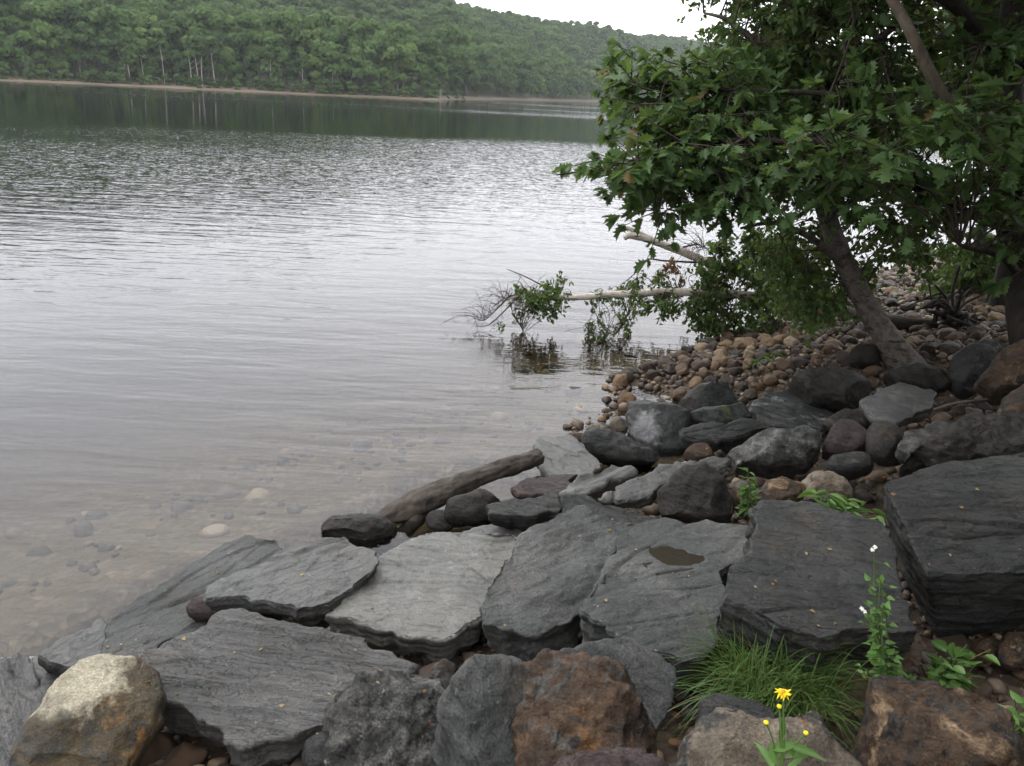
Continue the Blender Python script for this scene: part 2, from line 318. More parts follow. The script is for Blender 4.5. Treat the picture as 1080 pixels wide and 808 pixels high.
# ------------------------------------------------------------------ ground, water
def build_ground():
    a = np.concatenate([np.linspace(-3.14159, -.72, 90)[:-1], np.linspace(-.72, .72, 420), np.linspace(.72, 3.14159, 90)[1:-1]])
    r = np.concatenate([[.02], np.geomspace(.4, 1290, 550)])
    X = r[:, None]*np.sin(a); Y = r[:, None]*np.cos(a); Z = terrain(X.ravel(), Y.ravel())
    me = quad_mesh('ground', np.stack([X.ravel(), Y.ravel(), Z], 1), grid_faces(len(r), len(a), True)[:, ::-1])
    tag(link('ground', me, ground_mat()), 'rising shore soil, pale lake bed and wooded far hillside', None, kind='structure')
build_ground()
def build_water():
    bm = bmesh.new(); bmesh.ops.create_cube(bm, size=1)
    for v in bm.verts: v.co = Vector((v.co.x*2560, v.co.y*2560, 0 if v.co.z > 0 else -7.))
    me = bpy.data.meshes.new('lake_water'); bm.to_mesh(me)
    tag(link('lake_water', me, water_mat()), 'calm grey lake water with small wind ripples', None, kind='structure')
build_water()
# ------------------------------------------------------------------ rocks
DG = bpy.context.evaluated_depsgraph_get
def remeshed(me, vox):
    o = bpy.data.objects.new('tmp', me); COL.objects.link(o); m = o.modifiers.new('r', 'REMESH'); m.mode = 'VOXEL'; m.voxel_size = vox
    bpy.context.view_layer.update(); ev = o.evaluated_get(DG()); out = bpy.data.meshes.new_from_object(ev)
    bpy.data.objects.remove(o); bpy.data.meshes.remove(me); return out
def get_v(me):
    V = np.empty(len(me.vertices)*3, np.float32); me.vertices.foreach_get('co', V); return V.reshape(-1, 3).astype(float)
def get_n(me):
    V = np.empty(len(me.vertices)*3, np.float32); me.vertices.foreach_get('normal', V); return V.reshape(-1, 3).astype(float)
def set_v(me, V): me.vertices.foreach_set('co', V.astype(np.float32).ravel()); me.update()
def rough_outline(O, jit, rng, it=2):
    for k in range(it):
        n = len(O); Q = []
        for i in range(n):
            a, b = O[i], O[(i+1) % n]; m = (a+b)/2; e = b-a; L = np.hypot(*e)
            Q += [a, m+np.array([-e[1], e[0]])*rng.normal()*jit if L > .014 else m]
        O = np.array(Q)
    return O
def smooth_outline(O):
    for k in range(2):
        n = len(O); O = np.array([p for i in range(n) for p in (O[i]*.75+O[(i+1) % n]*.25, O[i]*.25+O[(i+1) % n]*.75)])
    return O
def finish(me, seed, style, size, vox):
    V = get_v(me); N = get_n(me); off = seed*7.13
    if style == 'slab':
        p = V+off; w = fbm(p*np.array([.7, 10, 10]), 4)
        ter = np.round(fbm(p*np.array([1.0, 3.0, 14]), 3)*2.5)/2.5     # broken cleavage steps
        sidef = 1-np.clip(N[:, 2], 0, 1); lay = np.round(noise(np.column_stack([p[:, 0]*1.5, p[:, 1]*1.5, p[:, 2]*26]))*2)/2
        crk = noise(p*np.array([1.6, 4.5, 4.5])+3); crk = np.exp(-(crk/.03)**2)*sstep(-.05, .25, noise(p*1.3+9))
        d = w*.0022+ter*.012*(1-sidef*.6)+fbm(p*3.2, 3)*.007+lay*.010*sidef+noise(p*11)*.008*sidef-crk*.014+noise(p*45)*.0012
        edge = np.clip(1-np.abs(N[:, 2]-.55)/.5, 0, 1); d = d-np.abs(noise(p*9))*.024*edge-(1-np.clip(np.abs(noise(p*np.array([2, 5.5, 5.5])+31)), 0, 1))**16*.006
    elif style == 'stripe':
        p = V+off; q = p+noise(p*2)[:, None]*.05; g = 1-np.abs(noise(np.column_stack([q[:, 0]*.7, q[:, 1]*10, q[:, 2]*10])))*2
        g2 = noise(np.column_stack([p[:, 0]*2, p[:, 1]*34, p[:, 2]*34])); d = g*.015+g2*.0035+fbm(p*3, 3)*.010+np.round(fbm(p*np.array([.6, 3.4, 3.4]), 2)*3)/3*.014+noise(p*45)*.0012
    elif style == 'rough':
        p = V+off; d = fbm(p*np.array([2.2, 4.5, 4.5]), 5, .58)*.026+np.abs(noise(p*7))*-.012+noise(p*38)*.003
    elif style == 'craggy':
        p = V+off; d = fbm(p*5, 5, .6)*.032-np.abs(fbm(p*9, 3))*.016+noise(p*45)*.0025
    elif style == 'worn':
        p = V+off; d = fbm(p*5, 5, .55)*.014-np.abs(noise(p*6))*.008+noise(p*38)*.002
    else:
        p = V+off; d = fbm(p*3.6, 4)*.026+fbm(p*12, 4)*.008-np.abs(noise(p*7))*.008
    d = d*min(1., size/.5)
    set_v(me, V+N*d[:, None]); me.polygons.foreach_set('use_smooth', np.ones(len(me.polygons), bool)); return me
ROCKS = []
def rock(kind, mat, label, out, off=.25, thick=.2, front=10, side=0, strata=None, name='rock', taper=(1.0, .86), cuts=0, style=None, vox=None, group=None, planes=None):
    """kind 'S': a slab whose traced outline is its top face; 'B': a boulder whose traced outline is its silhouette.
    The outline is laid on a real plane at its own height over the ground, then given thickness, cleavage and roughness."""
    seed = len(ROCKS)+1; rng = np.random.default_rng(seed); out = np.array(out, float); c = out.mean(0)
    C = ground_at(c[0], c[1], off)
    if kind == 'S':
        fr = math.radians(front); sd = math.radians(side); n = np.array([math.sin(sd), -math.sin(fr), math.cos(fr)*math.cos(sd)])
    else:
        v = EYE-C; v /= np.linalg.norm(v); n = v*(1-front/100.)+np.array([0, 0, 1.])*(front/100.)+np.array([side/100., 0, 0])
    n /= np.linalg.norm(n)
    pts = []
    for q in out:
        d = ray(*q); pts.append(EYE+d*(((C-EYE)@n)/(d@n)))
    pts = np.array(pts)
    if strata is None: strata = ((0, 0), (1, .25))
    a, b = [ray(c[0]+s[0]*20, c[1]+s[1]*20) for s in strata]; a = EYE+a*(((C-EYE)@n)/(a@n)); b = EYE+b*(((C-EYE)@n)/(b@n))
    x = b-a; x -= n*(x@n); x /= np.linalg.norm(x); y = np.cross(n, x)
    C = pts.mean(0); O = np.stack([(pts-C)@x, (pts-C)@y], 1)
    if (O[:, 0]*np.roll(O[:, 1], -1)-np.roll(O[:, 0], -1)*O[:, 1]).sum() < 0: O = O[::-1]
    size = max(np.ptp(O[:, 0]), np.ptp(O[:, 1])); mn = min(np.ptp(O[:, 0]), np.ptp(O[:, 1]))
    if kind == 'S':
        O = rough_outline(O, .10, rng, 3); e = min(.007, mn*.04)
        prof = [(1-e/mn*1.2, 0), (1., -e), (taper[0]*.985, -thick*.35), (taper[0]*.95, -thick*.6), (taper[1]*.84, -thick)]
        jz = [0, 0, thick*.10, thick*.12, thick*.16]
    else:
        O = smooth_outline(O) if cuts == 0 else rough_outline(O, .05, rng, 1)
        ex = 2.6 if cuts == 0 else 3.5; ts = np.linspace(.97, -.97, 11); prof = [((1-abs(t)**ex)**(1/ex), t*thick) for t in ts]; jz = [0]*11
    V = []; nO = len(O); ph = rng.uniform(0, 6, 3); ang = np.arctan2(O[:, 1], O[:, 0])
    for (s, z), j in zip(prof, jz):
        V.append(np.column_stack([O*s, z+j*(np.sin(ang*3+ph[0])+np.sin(ang*7+ph[1])*.6)]))
    m = len(V); V = np.concatenate(V); bm = bmesh.new(); vs = [bm.verts.new(v) for v in V]
    bm.faces.new(vs[:nO]); bm.faces.new(vs[-nO:][::-1])
    for k in range(m-1):
        for i in range(nO):
            a_, b_ = k*nO+i, k*nO+(i+1) % nO; bm.faces.new((vs[a_+nO], vs[b_+nO], vs[b_], vs[a_]))
    bmesh.ops.triangulate(bm, faces=bm.faces); me = bpy.data.meshes.new(name); bm.to_mesh(me); bm.free()
    dist = np.linalg.norm(C-EYE); vx = vox or max(.0065, min(.03, dist*.0021)); me = remeshed(me, min(vx, mn/12))
    Vv = get_v(me)
    rl = np.array([x, y, n])
    allcuts = []
    if kind == 'B' and style is None and size > .12: cuts = max(cuts, 3)
    for k in range(cuts):
        w = rng.normal(size=3); w[2] = abs(w[2])*.9+.35; w /= np.linalg.norm(w); allcuts.append((w, None))
    for (pp, w) in (planes or []):                      # hewn faces: a world normal, cut at the given share of the extent
        w = np.array(w, float); w /= np.linalg.norm(w); allcuts.append((rl@w, pp))
    for w, pp in allcuts:
        d = Vv@w; lim = d.max()*(pp if pp else rng.uniform(.72, .9)); ex_ = np.maximum(0, d-lim); Vv = Vv-w*(ex_*.93)[:, None]
    set_v(me, Vv)
    st = style or {'S': 'slab', 'B': 'round'}[kind]
    me = finish(me, seed, st, size, vx)
    o = link(name, me, MAT[mat]); R = Matrix(((x[0], y[0], n[0]), (x[1], y[1], n[1]), (x[2], y[2], n[2]))).to_4x4(); R.translation = Vector(C)
    o.matrix_world = R; tag(o, label, 'slab' if kind == 'S' else 'boulder', group); ROCKS.append((o, label)); return o

S, B = 'S', 'B'
def hull_rock(mat, label, pts, name='boulder', style='slab', strata=(1, 0, 0), vox=.009):
    """angular boulder: corner points (photo x, photo y, height), real corners in space, hull, cleavage and grain"""
    W = np.array([atz(a, b, z) if not isinstance(a, tuple) else a for a, b, z in pts]); C = W.mean(0); bm = bmesh.new()
    x = np.array(strata, float); x /= np.linalg.norm(x); y = np.cross([0, 0, 1.], x); y /= np.linalg.norm(y); n = np.cross(x, y); Rm = np.stack([x, y, n])
    for v in W: bm.verts.new((v-C)@Rm.T)
    for v in W[-1:]: pass
    bmesh.ops.convex_hull(bm, input=bm.verts); bmesh.ops.triangulate(bm, faces=bm.faces); me = bpy.data.meshes.new(name); bm.to_mesh(me); bm.free(); me = remeshed(me, vox)
    me = finish(me, len(ROCKS)+1, style, .6, vox); o = link(name, me, MAT[mat]); R = Matrix(Rm.T.tolist()).to_4x4(); R.translation = Vector(C); o.matrix_world = R; tag(o, label, 'boulder'); ROCKS.append((o, label)); return o
# --- nearest row at the water's edge and the bottom of the frame
rock(S, 'stripe', 'long dark slate slab with wavy parallel grooves beside the white topped boulder', [(100,702),(120,687),(165,688),(205,670),(238,643),(300,655),(345,668),(400,685),(440,702),(425,722),(380,745),(347,763),(300,780),(265,787),(235,775),(205,757),(172,737),(150,725)], .30, .24, 12, -4, ((0,0),(1,.13)), 'rock_slab', (.97,.84), style='stripe')
rock(B, 'white', 'big rounded boulder with cream white top and mottled brown front, lower left corner', [(48,748),(60,722),(85,703),(115,696),(147,699),(166,712),(175,740),(170,768),(152,795),(138,830),(110,868),(20,868),(0,830),(15,790),(30,765)], .32, .19, 20, 0, name='boulder', style='worn', cuts=4)
rock(S, 'stripe', 'pale grey slab with upright streaks at the left edge of the photo', [(-80,690),(0,694),(30,688),(38,712),(52,730),(38,758),(15,792),(-5,840),(-80,840)], .26, .2, 16, 0, ((0,0),(.25,1)), 'rock_slab', (.95,.85))
rock(S, 'slate', 'small flat slab wedged between the streaked left slab and the cream topped boulder', [(34,690),(60,694),(90,704),(110,715),(80,728),(55,735),(44,718)], .15, .12, 5, 4, name='rock_slab')
rock(S, 'slate', 'low triangular slab half in the shallow water by the left corner', [(38,690),(72,668),(108,650),(120,662),(108,688),(92,704),(60,700)], .25, .12, -4, 6, ((0,0),(1,-.6)), name='rock_slab')
rock(S, 'grain', 'smooth grey slab sloping into the water, left of the cracked slab', [(105,692),(110,665),(128,643),(165,620),(200,594),(235,572),(262,562),(292,566),(312,582),(330,600),(300,640),(235,660),(200,668),(160,690),(130,700)], .27, .16, 3, -6, ((0,0),(1,-.5)), 'rock_slab', (.98,.9))
rock(S, 'slate', 'flat slab with dark hairline cracks overhanging its neighbours', [(215,617),(260,598),(300,580),(330,570),(368,566),(393,578),(402,592),(378,614),(352,633),(325,641),(280,634),(240,629),(214,632)], .42, .15, 8, -3, ((0,0),(1,-.3)), 'rock_slab', (.96,.8))
rock(B, 'purple', 'small reddish lump under the left end of the cracked slab', [(195,640),(202,630),(222,628),(240,636),(238,650),(215,655),(198,650)], .28, .05, 20, name='rock', cuts=2)
rock(B, 'tan', 'pale tan stone squeezed behind the long grooved slab', [(142,684),(150,674),(175,668),(202,668),(205,680),(180,692),(150,694)], .17, .07, 20, name='rock')
rock(B, 'tan', 'small tan stone in the gap under the cracked slab', [(300,652),(320,645),(348,648),(350,662),(325,668),(305,665)], .12, .06, 20, name='rock')
rock(S, 'slatelt', 'largest flat pale slab in the middle, smooth top and thick broken front edge', [(342,648),(360,630),(385,605),(405,585),(428,569),(460,559),(500,560),(542,562),(562,574),(548,592),(532,622),(510,650),(492,658),(482,668),(465,674),(430,672),(395,662),(368,652)], .30, .22, 7, 2, ((0,0),(1,.12)), 'rock_slab', (.98,.88))
rock(S, 'grain', 'big rough grained blocky boulder right of the flat pale slab', [(540,572),(560,555),(590,538),(640,543),(668,550),(655,575),(642,600),(622,635),(605,652),(580,665),(552,672),(528,665),(508,658),(505,640),(512,618),(525,595)], .38, .30, 20, -8, ((0,0),(1,-.35)), 'boulder', (1.0,.8), style='rough')
rock(S, 'slatedk', 'narrow dark slab behind the rough grained boulder', [(588,520),(620,520),(660,536),(698,548),(680,560),(610,552),(585,545)], .30, .12, 10, 0, ((0,0),(1,.3)), name='rock_slab')
puddle_rock = rock(S, 'grain', 'broad slab holding a shallow brown puddle', [(655,552),(700,545),(745,547),(797,555),(792,590),(770,628),(758,652),(762,672),(745,690),(720,694),(690,688),(655,672),(640,658),(612,645),(616,628),(640,590)], .40, .26, 0, 0, ((0,0),(1,-.2)), 'rock_slab', (.98,.86), style='slab')
rock(S, 'fine', 'wide dark slab with a stepped lower lip behind the grass tuft', [(793,535),(802,525),(850,527),(900,540),(932,550),(945,580),(965,640),(972,665),(940,668),(900,664),(850,668),(820,660),(790,642),(762,632),(768,610),(790,580),(797,558)], .52, .26, 10, 2, ((0,0),(1,.08)), 'rock_slab', (1.0,.84), style='slab')
hull_rock('slatedk', 'huge square edged dark boulder at the right edge', [(930,508,1.06),(1000,488,1.10),(1090,474,1.12),(1200,470,1.12),(1210,596,.98),(1080,604,.96),(978,606,.94),(955,560,1.0),(950,602,.72),(988,676,.58),(1022,670,.58),(1080,650,.58),(1210,640,.55),(940,560,.5),(1180,500,.5)], strata=(1,.1,0))
rock(B, 'darkb', 'dark sloping boulder at the right edge behind the huge square one', [(948,495),(975,480),(1010,455),(1050,452),(1090,462),(1160,465),(1160,520),(1080,515),(1000,510)], .45, .24, 55, 0, name='boulder', cuts=3, style='craggy')
rock(B, 'speck', 'black and white speckled craggy boulder, bottom centre left', [(343,760),(352,738),(378,724),(405,714),(440,711),(468,717),(482,738),(480,775),(474,810),(470,860),(352,860),(344,810)], .35, .17, 35, 0, name='boulder', cuts=4, style='craggy')
rock(B, 'slatedk', 'dark stone tucked left of the speckled boulder at the bottom', [(320,808),(324,785),(342,770),(362,775),(368,808),(360,850),(322,850)], .18, .09, 30, name='rock', cuts=3)
rock(B, 'rust', 'small reddish stone peeking above the speckled boulder', [(450,722),(456,705),(468,696),(482,702),(486,722),(478,745),(455,742)], .36, .07, 25, name='rock', cuts=3, style='craggy')
hull_rock('grain', 'tall angular grey rock with a pale vertical edge, bottom centre', [(484,712,1.02),(500,693,1.04),(522,691,1.03),(552,700,1.02),(594,695,1.0),(640,710,.94),(470,738,.92),(458,800,.70),(500,870,.72),(610,850,.74),(600,720,.6),(480,720,.55)], style='rough', strata=(.2,-1,0))
rock(S, 'grain', 'pointed grey slab leaning behind the rusty boulder', [(575,694),(610,683),(640,674),(665,672),(698,690),(717,716),(714,738),(700,764),(680,775),(630,760),(590,720)], .48, .22, 26, 8, ((0,0),(1,.5)), 'rock_slab', (.97,.8), style='rough')
rock(B, 'rust', 'rusty orange craggy boulder at the bottom centre', [(542,780),(546,740),(556,712),(575,697),(620,699),(650,707),(670,728),(686,756),(691,785),(690,820),(680,870),(545,870)], .46, .17, 30, 0, name='boulder', cuts=4, style='craggy')
rock(B, 'purple', 'low purple brown stone in front of the rusty boulder', [(575,815),(600,792),(640,787),(680,795),(706,815),(715,860),(575,870)], .62, .09, 40, 0, name='rock', cuts=2, style='craggy')
rock(B, 'slatedk', 'dark rock behind the flower, partly under the grass', [(728,770),(735,742),(755,731),(780,738),(815,750),(822,780),(780,800),(735,800)], .48, .09, 30, name='rock', cuts=3)
rock(B, 'tan', 'mottled tan and grey boulder under the yellow flower', [(704,815),(722,782),(737,760),(765,752),(800,764),(832,766),(870,748),(890,768),(905,798),(914,870),(700,870)], .60, .12, 38, 0, name='boulder', cuts=5, style='craggy')
rock(B, 'brown', 'large brown craggy boulder in the bottom right corner', [(906,820),(909,765),(915,728),(950,724),(1000,731),(1040,740),(1062,762),(1078,795),(1095,870),(903,870)], .52, .16, 36, 0, name='boulder', cuts=5, style='craggy')
# --- second rows, towards the beach
rock(B, 'darkb', 'rounded dark boulder at the waterline left of the driftwood', [(334,565),(341,548),(365,541),(398,545),(420,558),(416,574),(385,582),(345,576)], .17, .13, 30, name='boulder')
rock(B, 'darkb', 'small round grey stone under the driftwood', [(446,550),(452,541),(464,538),(476,543),(480,553),(472,561),(455,561)], .14, .06, 30, name='rock')
rock(B, 'darkb', 'round dark boulder pressed against the driftwood', [(468,545),(473,528),(492,518),(515,519),(532,530),(528,550),(500,556),(475,555)], .18, .12, 30, name='boulder')
rock(S, 'slatedk', 'dark blocky slab right of the driftwood and above the flat pale slab', [(512,532),(535,526),(590,519),(602,530),(592,541),(550,545),(515,543)], .34, .12, 8, 0, name='rock_slab')
rock(S, 'slate', 'thin slab peeking out behind the flat pale slab', [(485,560),(515,553),(560,553),(570,566),(545,572),(500,570)], .22, .08, 6, 0, name='rock_slab')
rock(S, 'slate', 'flat grey slab at the water beside the upper end of the driftwood', [(558,477),(568,459),(600,457),(618,472),(637,488),(626,502),(600,506),(578,500)], .27, .12, 4, 4, ((0,0),(1,.5)), name='rock_slab')
rock(S, 'purple', 'purplish flat stone in front of the grey waterside slab', [(538,513),(555,504),(592,498),(611,499),(606,514),(580,523),(545,522)], .24, .1, 10, 0, name='rock_slab')
rock(S, 'slate', 'striped wedge slab between the purple stone and the long thin slab', [(590,518),(610,501),(645,490),(668,489),(672,499),(630,516),(602,524)], .28, .1, 14, 0, ((0,0),(1,-.4)), name='rock_slab', style='stripe')
rock(S, 'slate', 'long thin slab tilting up to the right towards the speckled brown boulder', [(630,526),(660,507),(700,490),(755,480),(772,483),(764,494),(738,500),(700,512),(668,529)], .34, .12, 18, 4, ((0,0),(1,-.35)), name='rock_slab')
rock(B, 'darkb', 'hump shaped dark boulder below the long thin slab', [(690,528),(703,511),(720,495),(742,492),(765,507),(776,530),(772,552),(735,556),(695,546)], .28, .15, 25, name='boulder', cuts=2)
rock(B, 'slatedk', 'smooth dark oval boulder beside the white patched slab', [(611,470),(616,455),(640,452),(668,461),(699,478),(696,490),(665,494),(625,488)], .18, .14, 30, name='boulder')
rock(B, 'patch', 'upright dark slab with a powdery white patch near the beach', [(659,440),(661,424),(676,420),(702,425),(727,436),(725,452),(719,480),(696,484),(672,468)], .22, .13, 25, name='boulder', cuts=1)
rock(B, 'moss', 'pyramid shaped mossy dark boulder at the edge of the cobble beach', [(712,430),(728,411),(750,402),(769,405),(778,428),(762,442),(722,442)], .22, .14, 20, name='boulder', cuts=2)
rock(B, 'moss', 'low dark rock with yellowish moss in front of the pyramid shaped boulder', [(721,440),(735,430),(760,430),(782,424),(802,444),(790,450),(740,450)], .24, .1, 25, name='rock', cuts=2)
rock(S, 'slatedk', 'long straight edged dark slab right of the white patched slab', [(716,452),(730,447),(770,445),(808,443),(812,452),(775,463),(740,464),(720,460)], .30, .14, 12, 0, ((0,0),(1,-.08)), name='rock_slab')
rock(B, 'brown', 'small brown stone below the long straight edged slab', [(719,480),(727,468),(745,467),(758,477),(752,488),(722,488)], .20, .09, 25, name='rock')
rock(B, 'speck', 'big oval speckled boulder in the middle of the dark rocks', [(767,481),(785,465),(810,455),(848,453),(869,461),(867,481),(850,494),(810,500),(775,498)], .30, .2, 30, name='boulder', cuts=1, style='round')
rock(S, 'streak', 'grey slab with white streaks beside the cobbles', [(788,427),(808,413),(835,410),(852,421),(882,436),(876,449),(840,453),(802,446)], .24, .14, 14, 0, ((0,0),(1,.3)), name='rock_slab')
rock(B, 'darkb', 'broad black slab at the foot of the cobble beach', [(832,410),(838,396),(870,393),(922,403),(913,420),(900,436),(860,434),(835,422)], .28, .2, 35, name='boulder', cuts=2)
rock(B, 'purple', 'purplish rounded rock right of the big oval speckled boulder', [(866,482),(872,461),(885,447),(905,447),(916,456),(917,480),(895,488)], .34, .13, 25, name='rock', cuts=2)
rock(B, 'darkb', 'dark round rock in the middle of a row of three under the birch', [(912,477),(915,452),(935,445),(952,455),(964,475),(952,492),(925,492)], .38, .14, 25, name='rock')
rock(B, 'slatedk', 'flattened dark rock in front of the purplish rounded rock', [(863,492),(880,480),(905,477),(923,483),(924,498),(895,506),(868,502)], .32, .1, 30, name='rock')
rock(S, 'speck', 'dark slab with pale flecks right of the row of round rocks', [(948,470),(958,452),(985,443),(1015,448),(1022,470),(1000,486),(970,488)], .42, .16, 22, 0, name='rock_slab')
rock(B, 'darkb', 'dark rock behind the purplish rock, under the grey leaf shaped slab', [(868,446),(885,434),(912,430),(930,444),(918,455),(880,458)], .30, .12, 25, name='rock', cuts=2)
rock(S, 'slate', 'leaf shaped grey slab lying below the birch trunk', [(908,424),(922,408),(950,402),(990,412),(988,424),(965,440),(945,447),(918,438)], .44, .12, 22, -6, name='rock_slab')
rock(B, 'darkb', 'dark boulder at the foot of the leaning birch', [(924,404),(940,390),(970,387),(1004,396),(1006,412),(960,415)], .40, .16, 35, name='boulder')
rock(B, 'slatedk', 'smooth dark boulder standing behind the fleck marked slab', [(995,405),(1000,380),(1030,358),(1062,362),(1045,390),(1030,417),(1010,420)], .40, .2, 30, name='boulder')
rock(B, 'brown', 'dark brown boulder at the right edge, upper one of two', [(1028,410),(1045,384),(1080,365),(1150,358),(1150,405),(1080,414),(1045,422)], .50, .2, 30, name='boulder', cuts=1)
rock(B, 'brown', 'rust brown boulder at the right edge, lower one of two', [(1041,456),(1055,428),(1080,408),(1150,400),(1150,478),(1080,465),(1050,466)], .55, .2, 28, name='boulder', cuts=1)
rock(B, 'brown', 'orange brown stone between the weeds and the speckled boulder', [(796,524),(805,508),(825,502),(848,512),(858,530),(830,538),(800,538)], .26, .1, 25, name='rock', cuts=2)
rock(B, 'tan', 'yellowish crusty stone left of the low leafy weed', [(840,515),(850,500),(872,497),(894,507),(898,526),(870,534),(845,530)], .28, .1, 25, name='rock', cuts=3, style='craggy')
rock(S, 'tan', 'thin pale shard lying flat behind the huge square boulder', [(952,498),(970,488),(990,481),(996,486),(980,498),(958,503)], .40, .03, 25, 0, name='rock', vox=.008)
rock(B, 'rust', 'reddish stone in the gap right of the hump shaped boulder', [(770,520),(780,507),(796,508),(802,525),(798,545),(778,548)], .22, .08, 25, name='rock')
rock(B, 'brown', 'rounded brown stone under the front of the huge square boulder', [(1050,700),(1052,676),(1066,668),(1082,676),(1086,700),(1066,708)], .10, .07, 25, name='rock')
rock(B, 'brown', 'flat brown stone beside the leafy weed', [(1020,694),(1030,674),(1050,670),(1052,698),(1036,706)], .10, .06, 25, name='rock')
rock(B, 'darkb', 'round black boulder sitting among the beach cobbles', [(894,383),(897,368),(912,361),(928,365),(930,380),(918,389),(902,389)], .10, .13, 25, name='boulder')
rock(B, 'paletan', 'pale submerged stone glimmering under the shallow water', [(254,526),(262,517),(278,515),(288,520),(282,530),(262,533)], -.01, .05, 75, name='rock')
rock(B, 'tan', 'cream stone on top of the waterline beside the white patched slab', [(616,455),(622,447),(638,446),(648,454),(640,460),(622,462)], .2, .07, 25, name='rock')
rock(B, 'tan', 'yellowish pebble stone against the white patched slab', [(640,452),(644,442),(656,438),(664,446),(662,456),(648,460)], .18, .06, 25, name='rock')
rock(B, 'rust', 'flat orange stone at the water beside the smooth oval boulder', [(592,464),(598,457),(612,455),(620,462),(612,470),(598,470)], .16, .05, 35, name='rock')
# ------------------------------------------------------------------ helpers for the rest
def proj(p):
    q = np.asarray(p, float)-EYE; d = q@FW; return np.stack([CX+F*(q@RT)/d, CY-F*(q@UP)/d, d], -1)
def inpoly(x, y, poly):
    poly = np.asarray(poly, float); r = np.zeros(np.shape(x), bool); j = len(poly)-1
    for i in range(len(poly)):
        xi, yi = poly[i]; xj, yj = poly[j]
        r ^= ((yi > y) != (yj > y)) & (x < (xj-xi)*(y-yi)/(yj-yi+1e-12)+xi); j = i
    return r
def Pw(px, py, pyw):                                   # over the water point seen at row pyw
    d = ray(px, pyw); return P(px, py, H/-d[2])
def rnd(a, b, n=None): return RNG.uniform(a, b, n)
# puddle on the broad slab
def build_puddle():
    me = puddle_rock.data; V = get_v(me); c0 = atz(710, 587, puddle_rock.matrix_world.translation.z); R = np.array(puddle_rock.matrix_world.to_3x3()); W = V@R.T+np.array(puddle_rock.matrix_world.translation)
    q = (W-c0)/np.array([.115, .085, 1]); rr = np.hypot(q[:, 0], q[:, 1])+fbm(W*7, 4)*.42; top = W[:, 2] > c0[2]-.05
    W[:, 2] = np.where(top, W[:, 2]+(c0[2]-W[:, 2])*.75*(1-sstep(.9, 1.9, rr))-.016*(1-sstep(.55, 1.1, rr)), W[:, 2]); set_v(me, (W-np.array(puddle_rock.matrix_world.translation))@R)
    O = puddle_rock.matrix_world.translation; z = O.z-.008
    pts = [(712+37*math.cos(a*.3927), 587+22*math.sin(a*.3927)) for a in range(16)]
    n = len(pts); V = smooth_outline(np.array([atz(*p, z+.004)[:2] for p in pts])); V = np.column_stack([V, np.full(len(V), z+.004)]); C = V.mean(0)
    bm = bmesh.new(); a = [bm.verts.new(v-C) for v in V]; b = [bm.verts.new(v-C-np.array([0, 0, .02])) for v in V]; k = len(V)
    bm.faces.new(a); bm.faces.new(b[::-1])
    for i in range(k): bm.faces.new((a[i], b[i], b[(i+1) % k], a[(i+1) % k]))
    bmesh.ops.recalc_face_normals(bm, faces=bm.faces); me = bpy.data.meshes.new('puddle'); bm.to_mesh(me)
    t = NT('puddle_water'); b_ = t.n('BsdfPrincipled', Roughness=.10); t.set(b_.inputs['Base Color'], t.mix(t.noise(t.coords(False), 30, 5), (.018,.015,.011), (.030,.026,.019))); t.surf(b_.outputs[0])
    tag(link('puddle', me, t.m, None, C), 'small brown rain puddle in the hollow of the broad slab', 'puddle')
build_puddle()
# driftwood log
def build_drift():
    def g(px, py, off): return ground_at(px, py, off)
    A = g(388, 556, .10); Bq = g(440, 530, .22); Cq = g(500, 505, .30); D = g(568, 481, .34)
    root = empty('driftwood_log', (A+D)/2*np.array([1, 1, 0]), 'weathered brown driftwood log lying across the stones at the water', 'driftwood')
    c = np.array(root.location)
    def wood(name, pts, rad, k, n, seed):
        p, r = spline(pts, n, rad); m = MB(); m.tube(p-c, r, k); V = np.concatenate(m.V); ax = (pts[-1]-pts[0]); ax = ax/np.linalg.norm(ax)
        me = m.mesh(name); N = get_n(me); t = V@ax; q = V-t[:, None]*ax
        qq = np.column_stack([q*14, ]) + (t*1.2)[:, None]+seed
        d = fbm(qq*1.8, 4)*.009-np.abs(noise(qq*2.8))*.010+fbm(V*3+seed, 3)*.020+.006; set_v(me, get_v(me)+N*d[:, None]); return link(name, me, MAT['drift'], root)
    wood('trunk', [A, Bq, Cq, D], [.04, .085, .062, .050], 48, 160, 3)
    wood('branch_stub', [g(450, 526, .20), g(440, 545, .14), g(425, 562, .05)], [.06, .06, .045], 20, 26, 9)
build_drift()
# ------------------------------------------------------------------ cobbles
def stone_mesh(name, sub, seed):
    bm = bmesh.new(); bmesh.ops.create_icosphere(bm, subdivisions=sub, radius=1); me = bpy.data.meshes.new(name); bm.to_mesh(me); bm.free()
    r = np.random.default_rng(seed); V = get_v(me); V *= np.array([1, r.uniform(.65, .92), r.uniform(.5, .75)])
    for k in range(6):
        w = r.normal(size=3); w /= np.linalg.norm(w); d = V@w; V = V-w*(np.maximum(0, d-d.max()*r.uniform(.55, .85))*.9)[:, None]
    V = V*(1+fbm(V*1.3+seed*5, 4)*.20)[:, None]; set_v(me, V); me.polygons.foreach_set('use_smooth', np.ones(len(me.polygons), bool)); me.materials.append(MAT['cobble']); return me
HI = [stone_mesh('cobble', 4, s) for s in range(10)]; LO = [stone_mesh('pebble', 2, s+50) for s in range(8)]; XLO = [stone_mesh('pebble', 1, s+80) for s in range(6)]
